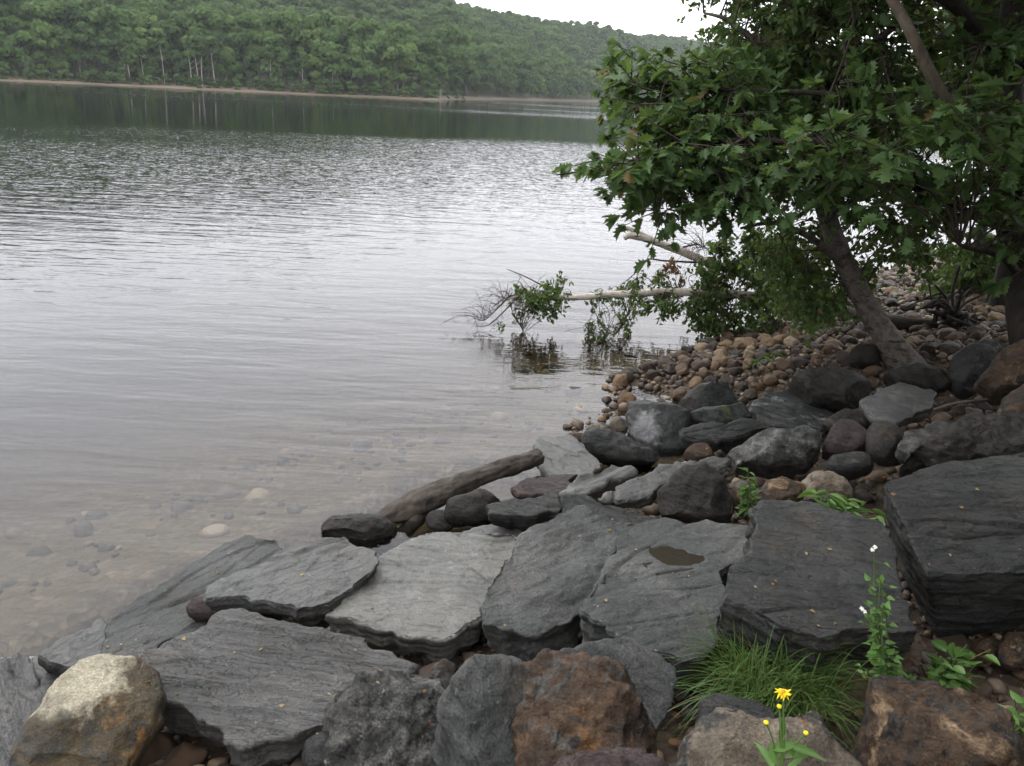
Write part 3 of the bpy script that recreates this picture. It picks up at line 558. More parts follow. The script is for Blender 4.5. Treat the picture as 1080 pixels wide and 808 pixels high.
def rot_mats(n, tilt=.4):
    a = rnd(0, 6.283, n); b = rnd(-tilt, tilt, n); c = rnd(-tilt, tilt, n)
    ca, sa, cb, sb, cc, sc_ = np.cos(a), np.sin(a), np.cos(b), np.sin(b), np.cos(c), np.sin(c)
    z = np.zeros(n); o = np.ones(n)
    Rz = np.stack([ca, -sa, z, sa, ca, z, z, z, o], 1).reshape(-1, 3, 3); Rx = np.stack([o, z, z, z, cb, -sb, z, sb, cb], 1).reshape(-1, 3, 3)
    Ry = np.stack([cc, z, sc_, z, o, z, -sc_, z, cc], 1).reshape(-1, 3, 3); return Rz@Rx@Ry
def merged_stones(name, meshes, pos, size, mat, label):
    Vs = []; Fs = []; n = 0; R = rot_mats(len(pos)); which = RNG.integers(0, len(meshes), len(pos))
    for k, me in enumerate(meshes):
        V = get_v(me); Fc = np.array([list(p.vertices) for p in me.polygons]); idx = np.where(which == k)[0]
        W = np.einsum('nij,vj->nvi', R[idx], V)*size[idx][:, None, None]+pos[idx][:, None, :]
        Vs.append(W.reshape(-1, 3)); Fs.append((Fc[None]+(np.arange(len(idx))*len(V))[:, None, None]+n).reshape(-1, 3)); n += len(idx)*len(V)
    Fa = np.concatenate(Fs); me = fast_mesh(name, np.concatenate(Vs), Fa.ravel(), np.arange(len(Fa))*3, np.full(len(Fa), 3))
    return tag(link(name, me, mat), label, None, kind='stuff')
def darts(xr, yr, n, sizes, ok):
    """greedy packing of discs, biggest first"""
    x = rnd(*xr, n); y = rnd(*yr, n); r = np.sort(sizes(n))[::-1]; m = ok(x, y); x, y, r = x[m], y[m], r[m]
    cell = .3; grid = {}; out = []
    for a, b, s in zip(x, y, r):
        i, j = int(a//cell), int(b//cell); good = True
        for di in (-1, 0, 1):
            for dj in (-1, 0, 1):
                for (u, v, w) in grid.get((i+di, j+dj), ()):
                    if (u-a)**2+(v-b)**2 < ((w+s)*.74)**2: good = False; break
                if not good: break
            if not good: break
        if good: grid.setdefault((i, j), []).append((a, b, s)); out.append((a, b, s))
    return np.array(out)
BEACH = [(655,432),(650,405),(680,388),(745,362),(845,322),(900,300),(960,276),(1020,262),(1100,250),(1120,330),(1060,350),(1010,372),(960,390),(900,400),(800,425),(760,425),(720,430),(690,432)]
def on_beach(x, y):
    z = terrain(x, y); q = proj(np.stack([x, y, z], 1)); return inpoly(q[:, 0], q[:, 1], BEACH) & (z > -.05)
_c = darts((.6, 13), (6, 19), 85000, lambda n: np.clip(RNG.lognormal(math.log(.027), .55, n), .012, .09), on_beach)
def on_gap(x, y):
    z = terrain(x, y); q = proj(np.stack([x, y, z], 1)); s_ = shore_dist(x, y); return (z > -.02) & ((s_ > .42) | (y > 6.1)) & (q[:, 0] > -30) & (q[:, 0] < 1110) & (q[:, 1] < 860) & ~inpoly(q[:, 0], q[:, 1], BEACH)
_g2 = darts((-2.6, 5.5), (1.2, 8.5), 9000, lambda n: np.clip(RNG.lognormal(math.log(.035), .4, n), .018, .10), on_gap)
def put_cobbles(arr, nind, label, group, first):
    z = terrain(arr[:, 0], arr[:, 1]); q = proj(np.column_stack([arr[:, :2], z])); app = arr[:, 2]/q[:, 2]*(1+.0*z)
    vis = (q[:, 0] > 0) & (q[:, 0] < 1080) & (q[:, 1] < 808) & (q[:, 1] > 0); order = np.argsort(-np.where(vis, app, app*.01)); ind = order[:nind]; rest = order[nind:]
    R = rot_mats(nind)
    for k, i in enumerate(ind):
        o = first.copy() if (k or first.users_collection) else first
        o.data = HI[k % len(HI)]; COL.objects.link(o); s = arr[i, 2]*1.08
        Mx = Matrix([list(r) for r in R[k]]).to_4x4(); Mx.translation = Vector((arr[i, 0], arr[i, 1], z[i]+s*.32)); o.matrix_world = Mx@Matrix.Scale(s, 4)
        tag(o, label, 'cobble', group)
    return np.column_stack([arr[rest][:, :2], z[rest]+arr[rest][:, 2]*.3]), arr[rest][:, 2]*1.05
_cob = bpy.data.objects.new('cobble', HI[0])
p1, s1 = put_cobbles(_c, 240, 'rounded grey or brown cobble on the stony beach under the trees', 'cobbles covering the stony beach', _cob)
p2, s2 = put_cobbles(_g2, 55, 'small rounded stone filling a gap between the big dark boulders', 'small stones in the gaps between boulders', bpy.data.objects.new('gap_stone', HI[1]))
merged_stones('beach_shingle', LO, p1, s1, MAT['pebble'], 'smaller cobbles and shingle of the stony beach')
merged_stones('gap_gravel', LO, p2, s2, MAT['pebble'], 'gravel and small stones between the boulders')
_n = 14000; _x = rnd(-2.6, 5.5, _n); _y = rnd(1.2, 8.5, _n); _k = on_gap(_x, _y); _x = _x[_k]; _y = _y[_k]
merged_stones('fine_gravel', XLO, np.column_stack([_x, _y, terrain(_x, _y)+.004]), rnd(.006, .018, len(_x)), MAT['pebble'], 'fine gravel and grit on the soil between the boulders')
_n = 1700; _x = rnd(-6, 3, _n); _y = rnd(1.5, 9, _n); _s = shore_dist(_x, _y); _k = (_s < -.3) & (_s > -1.5); _x = _x[_k]; _y = _y[_k]
merged_stones('submerged_stones', LO, np.column_stack([_x, _y, terrain(_x, _y)+.005]), np.clip(RNG.lognormal(math.log(.035), .45, len(_x)), .015, .12), pebble_mat('submerged_pebbles', .85), 'stony lake bed seen through the shallow water')
# ------------------------------------------------------------------ leaves
OAKH = np.array([(0,0),(.07,.10),(.25,.13),(.17,.27),(.40,.38),(.21,.46),(.44,.66),(.20,.66),(.30,.88),(.11,.86),(0,1.04)])
BIRH = np.array([(0,0),(.27,.12),(.36,.34),(.2,.66),(0,1.)])
LANC = np.array([(0,0),(.13,.18),(.2,.42),(.13,.72),(0,1.)])
OVAL = np.array([(0,0),(.2,.12),(.33,.38),(.28,.65),(.13,.87),(0,1.)])
def leaf_template(half, fold=.18, droop=.22):
    r = half.copy(); l = half[1:-1].copy(); l[:, 0] *= -1; V = np.vstack([r, l]); z = np.abs(V[:, 0])*fold*2-V[:, 1]**2*droop
    V = np.column_stack([V, z]); n = len(half); right = list(range(n)); left = [0]+list(range(n, 2*n-2))+[n-1]
    return V, [right, left[::-1]]
TPL = {'oak': leaf_template(OAKH), 'birch': leaf_template(BIRH), 'lance': leaf_template(LANC, .2, .35), 'oval': leaf_template(OVAL, .2, .25)}
class Leaves:
    def __init__(s, tpl): s.V, s.F = TPL[tpl]; s.p = []; s.d = []; s.n = []; s.s = []
    def add(s, p, d, n, size):
        p = np.atleast_2d(np.asarray(p, float)); k = len(p); s.p.append(p); s.d.append(np.broadcast_to(np.atleast_2d(d), (k, 3)))
        s.n.append(np.broadcast_to(np.atleast_2d(n), (k, 3))); s.s.append(np.broadcast_to(np.atleast_1d(size), (k,)))
    def mesh(s, name):
        p = np.concatenate(s.p); d = np.concatenate(s.d); n = np.concatenate(s.n); sz = np.concatenate(s.s)
        d = d/(np.linalg.norm(d, axis=1)[:, None]+1e-9); n = n-d*(n*d).sum(1)[:, None]; n /= np.linalg.norm(n, axis=1)[:, None]+1e-9; x = np.cross(d, n)
        B = np.stack([x, d, n], 1)                                # rows
        zf = RNG.uniform(-.6, 2.2, len(p)); VV = np.repeat(s.V[None], len(p), 0); VV[:, :, 2] *= zf[:, None]; VV[:, :, 0] *= RNG.uniform(.75, 1.1, (len(p), 1)); VV[:, :, 0] += (VV[:, :, 1]**2)*RNG.uniform(-.15, .15, (len(p), 1)); W = np.einsum('nvk,nkj->nvj', VV, B)*sz[:, None, None]+p[:, None, :]
        nv = len(s.V); N = len(p); fl = np.concatenate([np.array(f) for f in s.F]); tot = np.array([len(f) for f in s.F])
        L = (fl[None]+(np.arange(N)*nv)[:, None]).ravel(); T = np.tile(tot, N); S_ = np.concatenate([[0], np.cumsum(T)[:-1]])
        return fast_mesh(name, W.reshape(-1, 3), L, S_, T, False)
def unit(v): return v/(np.linalg.norm(v, axis=-1, keepdims=True)+1e-9)
def oak_spray(L, tw, base, tip, size, n=7):
    """a twig from base to tip with a rosette of lobed leaves at its end and some along it"""
    ax = tip-base; ln = np.linalg.norm(ax); ax = ax/(ln+1e-9); tw.tube([base, (base+tip)/2+rnd(-.02, .02, 3), tip], [.006, .004, .002], 4, cap=False)
    t = np.concatenate([np.full(n-2, 1.)-rnd(0, .12, n-2), rnd(.3, .8, 2)]); pos = base+(tip-base)*t[:, None]
    a = rnd(0, 6.283, n); sid = unit(np.cross(ax, [0, 0, 1.])+1e-6); u2 = np.cross(sid, ax)
    d = ax*.55+(np.cos(a)[:, None]*sid*1.1+np.sin(a)[:, None]*u2*.45); d[:, 2] -= rnd(.1, .6, n)
    nn = np.array([0, 0, 1.])+rnd(-.55, .55, (n, 3)); L.add(pos, d, nn, size*rnd(.45, 1.15, n))
def birch_spray(L, tw, base, tip, size, n=14, hang=.8):
    mid = (base+tip)/2+np.array([0, 0, .06]); pts = spline([base, mid, tip], 6); tw.tube(pts, [.004, .0035, .003, .0025, .002, .0015], 3, cap=False)
    t = rnd(.15, 1, n); pos = base+(tip-base)*t[:, None]+rnd(-.03, .03, (n, 3)); d = rnd(-1, 1, (n, 3)); d[:, 2] -= hang
    nn = rnd(-1, 1, (n, 3)); L.add(pos, d, nn, size*rnd(.65, 1.2, n))
def sample_poly(poly, n, pad=0):
    poly = np.array(poly, float); lo = poly.min(0); hi = poly.max(0); out = []
    while len(out) < n:
        q = rnd(0, 1, (n*3, 2))*(hi-lo)+lo; q = q[inpoly(q[:, 0], q[:, 1], poly)]; out += list(q)
    return np.array(out[:n])
def grow(limbs, C, tw, r0=.012):
    """join each clump centre to the nearest point of a limb with a thin branch"""
    Lp = np.concatenate(limbs)
    for c in C:
        w = Lp-c; d = np.linalg.norm(w+np.array([0, 0, .3]), axis=1); a = Lp[np.argmin(d)]; L = np.linalg.norm(c-a)
        if L > 2.6: a = c+(a-c)/L*2.6
        m = (a+c)/2+np.array([rnd(-.1, .1), rnd(-.1, .1), .12*L]); p = spline([a, m, c], 8); tw.tube(p, np.linspace(r0*(.5+L*.4), .004, 8), 5, cap=False)
def make_tree(name, root, label, cat, trunk, limbs, bark, leafmat, clumps, kind, size, per, spread, group=None, limbbark=None):
    """trunk, limbs: (points, radii) polylines; clumps: world centres of the sprays"""
    root = np.array(root, float); t = empty(name, root, label, cat, group)
    m = MB(); p, r = spline(trunk[0], 40, trunk[1]); m.tube(p-root, r, 18, .10); me = m.mesh('trunk')
    link('trunk', me, MAT[bark], t); LP = [p]
    for q, rr in limbs:
        m = MB(); p2, r2 = spline(q, 26, rr); p2 = p2+np.column_stack([noise(p2*1.7+k)*.05 for k in (0, 9, 18)]); m.tube(p2-root, r2, 9, .08); link('limb', m.mesh('limb'), MAT[(limbbark if len(LP) == 1 else None) or bark], t); LP.append(p2)
    tw = MB(); grow(LP, clumps, tw)
    Lf = Leaves(kind)
    for c in clumps:
        for k in range(per):
            d = unit(rnd(-1, 1, 3)*np.array([1, 1, .55])); tip = c+d*spread*rnd(.5, 1.)
            if kind == 'oak': oak_spray(Lf, tw, c+d*.03, tip, size)
            else: tip = tip-np.array([0, 0, spread*.5]); birch_spray(Lf, tw, c, tip, size)
    tw.V = [v-root for v in tw.V]; Lf.p = [v-root for v in Lf.p]
    link('twigs', tw.mesh('twigs'), MAT['twig'], t); link('foliage', Lf.mesh('foliage'), MAT[leafmat], t); return t
def clumpset(polys):
    out = []
    for poly, n, d0, d1 in polys:
        q = sample_poly(poly, n); d = rnd(d0, d1, n); out.append(np.array([P(a, b, c) for (a, b), c in zip(q, d)]))
    return np.concatenate(out)
# leaning birch
bb = ground_at(958, 392, -.05)
def dep(p): return float((np.asarray(p)-EYE)@FW)
d0 = dep(bb); T1 = [bb, P(938,360,d0-.02), P(915,325,d0), P(893,280,d0+.05), P(874,235,d0+.1), P(858,165,d0+.15), P(845,90,d0+.2), P(837,0,d0+.2), P(825,-150,d0+.2), P(815,-330,d0+.3)]
birch_limbs = [([P(893,280,d0), P(860,255,d0-.2), P(820,235,d0-.5), P(780,240,d0-.7)], [.04,.03,.02,.01]), ([P(845,90,d0+.2), P(800,50,d0), P(770,20,d0-.1), P(745,10,d0)], [.05,.035,.02,.008]),
  ([P(850,120,d0+.2), P(900,60,d0+.4), P(960,10,d0+.6), P(1010,-60,d0+.8)], [.06,.04,.03,.01]), ([P(874,235,d0), P(920,200,d0+.5), P(970,190,d0+.8), P(1000,210,d0+1)], [.04,.03,.02,.01]),
  ([P(825,-150,d0), P(770,-170,d0+.4), P(740,-120,d0+.6)], [.05,.03,.01])]
bc = clumpset([([(748,-40),(760,60),(790,110),(860,130),(930,100),(960,-60),(760,-100)], 120, d0-.6, d0+1.4), ([(800,120),(930,110),(960,190),(830,200)], 40, d0-.3, d0+1.), ([(845,215),(900,200),(1000,205),(990,260),(940,270),(920,290),(860,330),(815,300),(810,240)], 34, d0-.5, d0+.8),
   ([(750,-60),(960,-60),(1000,-400),(760,-380)], 70, d0-.6, d0+1.5)])
def clear_trunk(c, lo, w):
    q = proj(c); x = np.interp(q[:, 1], [215, 235, 280, 325, 360, 392], [872, 874, 893, 915, 938, 958]); return c[~((np.abs(q[:, 0]-x) < w) & (q[:, 1] > lo) & (q[:, 2] < d0+.1))]
bc = clear_trunk(bc, 205, 38)
make_tree('birch_tree', bb, 'birch with peeling grey bark leaning left over the cobble beach', 'tree', (T1, [.16,.115,.095,.088,.085,.082,.08,.075,.06,.04]), birch_limbs, 'birch', 'birchleaf', bc, 'birch', .062, 11, .42)
# big oak at the right edge whose lobed leaves hang in front
ob = ground_at(1095, 425, -.05); d1 = dep(ob)
T2 = [ob, P(1082,340,d1), P(1070,250,d1+.2), P(1062,160,d1+.3), P(1066,60,d1+.4), P(1075,-80,d1+.5), P(1080,-300,d1+.6)]
D = d1
oak_limbs = [([P(1064,180,D+.25), P(1040,155,D-.1), P(1000,110,D-.5), P(965,50,D-.7), P(938,0,D-.7), P(900,-80,D-.7)], [.07,.055,.045,.040,.035,.02]),
  ([P(1070,250,D+.2), P(1000,215,D-.2), P(900,165,D-.3), P(800,150,D-.2), P(700,165,D-.1), P(620,178,D), P(585,182,D)], [.035,.03,.025,.02,.014,.009,.005]),
  ([P(1066,120,D+.3), P(980,120,D), P(880,100,D), P(780,95,D+.2), P(700,90,D+.5), P(650,80,D+.6)], [.032,.028,.022,.016,.011,.006]),
  ([P(1066,60,D+.4), P(1000,0,D-.2), P(900,-60,D-.4), P(800,-100,D-.3)], [.06,.05,.03,.01]), ([P(1068,80,D+.4), P(1120,20,D-.8), P(1150,-50,D-1.5), P(1160,-120,D-2)], [.06,.05,.03,.01]),
  ([P(1072,290,D+.1), P(1050,270,D-.4), P(1010,255,D-.7)], [.04,.025,.01])]
oc = clumpset([([(600,180),(630,165),(700,150),(800,140),(800,205),(740,215),(700,222),(660,200),(610,195)], 52, D-.5, D+.4),
  ([(800,140),(900,120),(1080,110),(1120,200),(1100,300),(1040,270),(1000,225),(930,215),(860,195),(800,205)], 60, D-1.1, D+.3),
  ([(648,78),(690,62),(745,60),(790,90),(800,145),(700,155),(668,130)], 58, D, D+1.1), ([(760,60),(900,60),(1100,30),(1100,130),(900,140),(780,130)], 34, D-.5, D+1.2),
  ([(840,-10),(960,-60),(1150,-90),(1150,60),(1000,80),(900,60)], 42, D-.5, D+1.6)])
_q = proj(oc); _k = (np.abs(_q[:, 0]-840) < 24) & (_q[:, 1] < 125); _lx = np.interp(_q[:, 1], [-80, 0, 50, 110, 150], [900, 938, 965, 1000, 1040]); _k |= (np.abs(_q[:, 0]-_lx) < 30) & (_q[:, 1] < 120) & (_q[:, 2] < D+.2); oc = clear_trunk(oc[~_k], 195, 34)
make_tree('oak_tree', ob, 'large oak at the right edge with broad lobed leaves reaching far left over the water', 'tree', (T2, [.16,.125,.12,.115,.11,.10,.07]), oak_limbs, 'bark', 'oak', oc, 'oak', .130, 5, .40, limbbark='barkpale')
# dense oak standing just outside the frame on the right: shades the boulders
ob2 = np.array([5.6, 4.6, tz(5.6, 4.6)-.05]); T3 = [ob2, ob2+[-.1,.1,2], ob2+[-.2,.2,4.5], ob2+[0,.2,8]]
l3 = [([ob2+[-.1,.1,2.6], ob2+[-1.4,.4,3.6], ob2+[-2.8,.6,4.2], ob2+[-4.2,.6,4.6]], [.09,.07,.05,.02]), ([ob2+[-.1,.1,3.4], ob2+[-1,-1.2,4.4], ob2+[-1.8,-2.6,5]], [.08,.05,.02]), ([ob2+[-.1,.1,3.2], ob2+[-.6,1.8,4.2], ob2+[-1,3.6,4.8]], [.08,.05,.02])]
c3 = np.column_stack([rnd(1.2, 7.5, 620), rnd(.8, 9.5, 620), rnd(4.1, 6.8, 620)]); q3 = proj(c3); c3 = np.concatenate([c3, np.column_stack([rnd(3.2, 9.5, 420), rnd(-5, 4, 420), rnd(2.2, 6.5, 420)])]); q3 = proj(c3); c3 = c3[(q3[:, 2] < .3) | (q3[:, 1] < 20) | (q3[:, 0] > 1120)]  # unseen foliage overhead, right and behind, added to block sky light from the boulders
make_tree('oak_tree', ob2, 'tall dense oak on the bank with an unseen crown filled out to shade the boulders on the right', 'tree', (T3, [.2,.16,.14,.06]), l3, 'bark', 'oak', c3, 'oak', .22, 6, .5)
# darker trees further along the bank behind
def bank_tree(px, py, off, lean, h, rad, n, label, poly, dd):
    b = ground_at(px, py, -.05); d = dep(b); tp = b+np.array([lean, 0, h]); cl = clumpset([(poly, n, d-dd, d+dd)])
    make_tree('bank_tree', b, label, 'tree', ([b, (b*2+tp)/3+rnd(-.08, .08, 3), (b+2*tp)/3+rnd(-.08, .08, 3), tp], [rad, rad*.8, rad*.7, rad*.4]), [([(b+tp)/2, (b+tp)/2+[-.8,0,.8], (b+tp)/2+[-1.6,.1,1.2]], [rad*.5, rad*.3, .01])], 'bark', 'birchleaf', cl, 'birch', .085, 9, .42)
bank_tree(1050, 330, 0, .1, 5, .10, 60, 'slim dark trunked tree standing on the bank right of the leaning birch', [(1000,-60),(1100,-60),(1100,120),(1040,150),(1000,100)], 1.2)
bank_tree(1012, 318, 0, .5, 4, .06, 34, 'shrubby young tree with small leaves low at the right, behind the beach', [(985,255),(1030,235),(1100,240),(1100,320),(1050,335),(1010,310)], .6)
bank_tree(1085, 290, 0, .2, 7, .12, 70, 'tree at the far right with dark foliage against the lake', [(960,-60),(1120,-60),(1120,160),(1060,170),(960,120)], 1.5)
# ------------------------------------------------------------------ fallen birch reaching over the water
def fallen_birch():
    A = ground_at(985, 345, .03)
    root = empty('fallen_birch', A*np.array([1, 1, 1]), 'fallen birch with pale stems stretched low over the water, leaves still green', 'tree'); o = np.array(A)
    butt = [A, P(930,338,dep(A)+.1), Pw(862,320,356)]
    s1 = [Pw(862,320,356), Pw(840,317,356), Pw(740,308,356), Pw(660,310,355), Pw(600,314,352), Pw(560,310,350), Pw(530,318,348)]
    s2 = [Pw(862,318,354), Pw(835,306,350), Pw(780,288,350), Pw(735,272,350), Pw(700,257,350), Pw(668,249,350), Pw(659,251,350)]
    LP = []
    for pts, rr, nm in ((s1, [.050,.050,.045,.040,.032,.022,.010], 'trunk'), (s2, [.052,.052,.05,.048,.044,.040,.03], 'second_stem')):
        p, r = spline(pts, 50, rr); p = p+np.column_stack([noise(p*2.1+k)*.02 for k in (0, 9, 18)]); m = MB(); m.tube(p-o, r, 14, .07); link(nm, m.mesh(nm), MAT['birchw'], root); LP.append(p)
    m = MB(); p, r_ = spline(butt, 20, [.085,.07,.052]); m.tube(p-o, r_, 12, .1); link('butt', m.mesh('butt'), MAT['bark'], root)
    for pts, rr in (([Pw(690,254,350), Pw(672,245,350), Pw(658,239,350)], [.04,.03,.02]), ([Pw(735,277,350), Pw(700,275,350), Pw(682,274,351), Pw(668,290,352), Pw(655,300,353)], [.012,.010,.008,.006,.003]),
                    ([Pw(715,262,350), Pw(735,258,350), Pw(745,262,350)], [.012,.008,.004]), ([Pw(670,313,355), Pw(660,335,356), Pw(650,352,357), Pw(640,352,357), Pw(635,364,358)], [.010,.008,.007,.005,.003]),
                    ([Pw(565,310,350), Pw(540,312,349), Pw(525,325,348), Pw(510,338,347), Pw(497,333,347)], [.013,.010,.008,.005,.003]), ([Pw(548,312,350), Pw(530,330,349), Pw(515,343,348), Pw(500,344,348)], [.009,.007,.005,.003]),
                    ([Pw(590,312,351), Pw(570,300,350), Pw(550,290,350), Pw(535,284,350)], [.012,.008,.006,.003]), ([Pw(540,330,348), Pw(550,345,349), Pw(552,352,350)], [.012,.008,.006])):
        p, r = spline(pts, 16, rr); m = MB(); m.tube(p-o, r, 8, .1); link('limb', m.mesh('limb'), MAT['birchw'] if rr[0] > .03 else MAT['twig'], root); LP.append(p)
    tw = MB(); L = Leaves('birch'); LD = Leaves('birch')
    def region(poly, n, w0, per, spread, size, leaf=L):
        q = sample_poly(poly, n); C = np.array([Pw(a, b, w0+rnd(-6, 6)) for a, b in q]); C[:, 2] = np.maximum(C[:, 2], .03)
        grow(LP, C, tw, .005)
        for c in C:
            for k in range(per):
                d = unit(rnd(-1, 1, 3)); tip = c+d*spread*rnd(.5, 1)-np.array([0, 0, spread*.3]); tip[2] = max(tip[2], .01); birch_spray(leaf, tw, c, tip, size, 10)
    region([(745,262),(780,240),(830,235),(870,262),(880,320),(840,345),(790,350),(745,330),(735,300)], 75, 358, 8, .26, .06)
    region([(665,318),(700,312),(750,318),(770,345),(735,345),(700,335)], 20, 358, 5, .2, .055)
    region([(550,298),(575,300),(600,292),(600,325),(585,330),(560,322)], 12, 351, 5, .16, .05)
    region([(652,296),(690,285),(715,300),(700,318),(665,312)], 9, 354, 4, .16, .05)
    region([(625,330),(660,318),(660,345),(630,358),(610,350)], 9, 357, 3, .20, .045)
    region([(690,272),(722,262),(725,300),(700,290)], 5, 352, 3, .12, .045, LD)
    region([(560,303),(620,306),(740,300),(740,318),(620,322),(560,318)], 34, 353, 3, .20, .042)
    region([(520,318),(550,305),(575,318),(560,345),(525,342)], 9, 350, 3, .14, .035)
    # bare twigs at the tip
    for k in range(130):
        b = LP[4+int(rnd(0, 3)) if rnd(0, 1) < .7 else 0][-int(rnd(1, 12))]; d = unit(rnd(-1, 1, 3)+np.array([-.5, 0, .1])); L_ = rnd(.15, .45); p = spline([b, b+d*L_*.5+[0, 0, .03], b+d*L_-[0, 0, rnd(0, .12)]], 6); p[:, 2] = np.maximum(p[:, 2], -.05)
        tw.tube(p, np.linspace(.004, .0012, 6), 3, cap=False)
        for j in range(2):
            q = p[int(rnd(1, 5))]; dd = unit(rnd(-1, 1, 3)); tw.tube([q, q+dd*rnd(.05, .15)], [.002, .001], 3, cap=False)
    tw.V = [v-o for v in tw.V]; L.p = [v-o for v in L.p]; LD.p = [v-o for v in LD.p]
    link('twigs', tw.mesh('twigs'), MAT['twig'], root); link('foliage', L.mesh('foliage'), MAT['birchleaf'], root); link('withered_foliage', LD.mesh('withered_foliage'), MAT['deadleaf'], root)
    # torn root plate beside the birch foot
    m = MB(); c = ground_at(1000, 335, .15)
    for k in range(22):
        d = unit(np.array([rnd(-1, 1), rnd(-.6, .6), rnd(-.5, 1)])); L_ = rnd(.15, .42); m.tube(spline([c+rnd(-.12, .12, 3), c+d*L_*.5+rnd(-.1, .1, 3), c+d*L_+rnd(-.12, .12, 3), c+d*L_*1.1+rnd(-.2, .2, 3)], 12)-o, np.linspace(rnd(.015, .032), .004, 12), 7, .2)
    link('roots', m.mesh('roots'), MAT['bark'], root)
fallen_birch()
# ------------------------------------------------------------------ small plants
def grass_tuft():
    c = ground_at(815, 722, .24); t = empty('grass_tuft', c, 'dense tuft of long arching green grass between the boulders', 'grass tuft'); 
    for nm, n, mat in (('blades', 950, 'grass'), ('dry_blades', 110, 'straw')):
        V = []; Q = []; k = 0
        for i in range(n):
            b = np.array([rnd(-.14, .14), rnd(-.09, .09), -.06]); a = rnd(0, 6.283); L = rnd(.20, .50)*(.6 if mat == 'straw' else 1); out = np.array([math.cos(a)*1.05, math.sin(a)*.75, 0]); b = b+out*rnd(0, .05)
            f = rnd(.25, 1.); w = rnd(.0016, .0034); side = np.array([-out[1], out[0], 0])
            ts = np.linspace(0, 1, 8); z = L*(ts*1.15*(1.1-f*.5)-ts**2.2*(.3+f*.55)); r = L*f*ts**1.3*.95
            c_ = b+out*r[:, None]+np.array([0, 0, 1.])*z[:, None]+side*(noise(np.column_stack([ts+i*3.1, ts*0, ts*0]))*.03)[:, None]; ww = w*(1-ts**2*.95)
            V.append(np.stack([c_-side*ww[:, None], c_+side*ww[:, None]], 1).reshape(-1, 3)); j = np.arange(7)*2+k; Q.append(np.stack([j, j+1, j+3, j+2], 1)); k += 16
        link(nm, quad_mesh(nm, np.concatenate(V), np.concatenate(Q), False), MAT[mat], t)
grass_tuft()
def stems(m, base, tip, r, bend=.03):
    p = spline([base, (base+tip)/2+rnd(-bend, bend, 3), tip], 8); m.tube(p, np.linspace(r, r*.5, 8), 6, cap=False); return p
def weed(px, py, off, pts, leafk, size, n, label, spread, name='weed', mat='fern', flat=False):
    """pts: photo points of the stem tips, all grown from one foot"""
    b = ground_at(px, py, off); d = dep(b); t = empty(name, b, label, 'weed'); m = MB(); L = Leaves(leafk)
    for (x, y) in pts:
        p = stems(m, b, P(x, y, d-.03), .003, .02)
        tt = rnd(.2, 1., n); pos = np.array([p[int(k*7)] for k in tt])
        a = rnd(0, 6.283, n); dd = np.column_stack([np.cos(a), np.sin(a), rnd(-.1, .5, n)]); pos2 = pos+unit(dd)*spread*rnd(.1, 1, n)[:, None]
        for q, w in zip(pos, pos2): m.tube([q, w], [.0012, .0008], 3, cap=False)
        L.add(pos2, dd, np.array([0, 0, 1.])+rnd(-.5, .5, (n, 3)), size*rnd(.6, 1.15, n))
    o = np.array(b); m.V = [v-o for v in m.V]; L.p = [v-o for v in L.p]
    link('stems', m.mesh('stems'), MAT['grass'], t); link('leaves', L.mesh('leaves'), MAT[mat], t); return t, b, d
weed(1000, 722, .10, [(985,695),(1000,688),(1020,680),(1045,685),(1030,700),(980,712),(1010,710),(995,703)], 'oval', .062, 7, 'leafy weed with broad bright green leaves beside the brown corner boulder', .035)
weed(1085, 775, .16, [(1055,745),(1070,738),(1085,745),(1072,765),(1085,780)], 'oval', .055, 7, 'bright green weed cut by the right edge near the bottom corner', .03)
weed(1072, 478, .02, [(1068,468),(1078,466),(1074,474)], 'oval', .05, 5, 'tiny clover like sprig between the boulders at the right edge', .02)
weed(790, 545, .30, [(788,492),(787,500),(789,512)], 'lance', .06, 20, 'upright narrow leaved sprig in front of the hump shaped boulder', .012)
weed(885, 548, .30, [(865,520),(875,515),(890,525),(905,532),(920,538),(880,535),(900,540),(925,543)], 'lance', .10, 8, 'low spreading weed with narrow leaves behind the wide dark slab', .03)
t_, b_, d_ = weed(935, 728, .30, [(922,575),(926,600),(932,630),(915,650),(930,670),(935,690),(915,705),(945,712),(925,640),(928,615)], 'birch', .032, 13, 'tall thin climbing sprig with small leaves and tiny white flowers', .03, 'flowering_sprig')
def petals(L, c, n, size, up): 
    a = np.arange(n)/n*6.283+rnd(-.08, .08, n); u = unit(np.cross(up, [1, .2, 0])); v = np.cross(up, u); d = np.cos(a)[:, None]*u+np.sin(a)[:, None]*v; L.add(np.repeat(c[None], n, 0), d+up*.12, np.repeat(up[None], n, 0)+rnd(-.1, .1, (n, 3)), size)
for (x, y) in ((923,577),(909,642),(920,580),(912,645)):
    L = Leaves('oval'); petals(L, P(x, y, d_-.06)-b_, 5, .008, unit(np.array([0, -.6, .8]))); link('blossom', L.mesh('blossom'), MAT['petalw'], t_)
weed(945, 738, .08, [(955,705),(940,710),(960,715),(930,720)], 'birch', .035, 9, 'low patch of small round leaves at the right of the grass tuft', .03)
weed(780, 392, .0, [(820,365),(818,372),(826,370)], 'lance', .09, 7, 'small green sprig growing among the beach cobbles', .02)
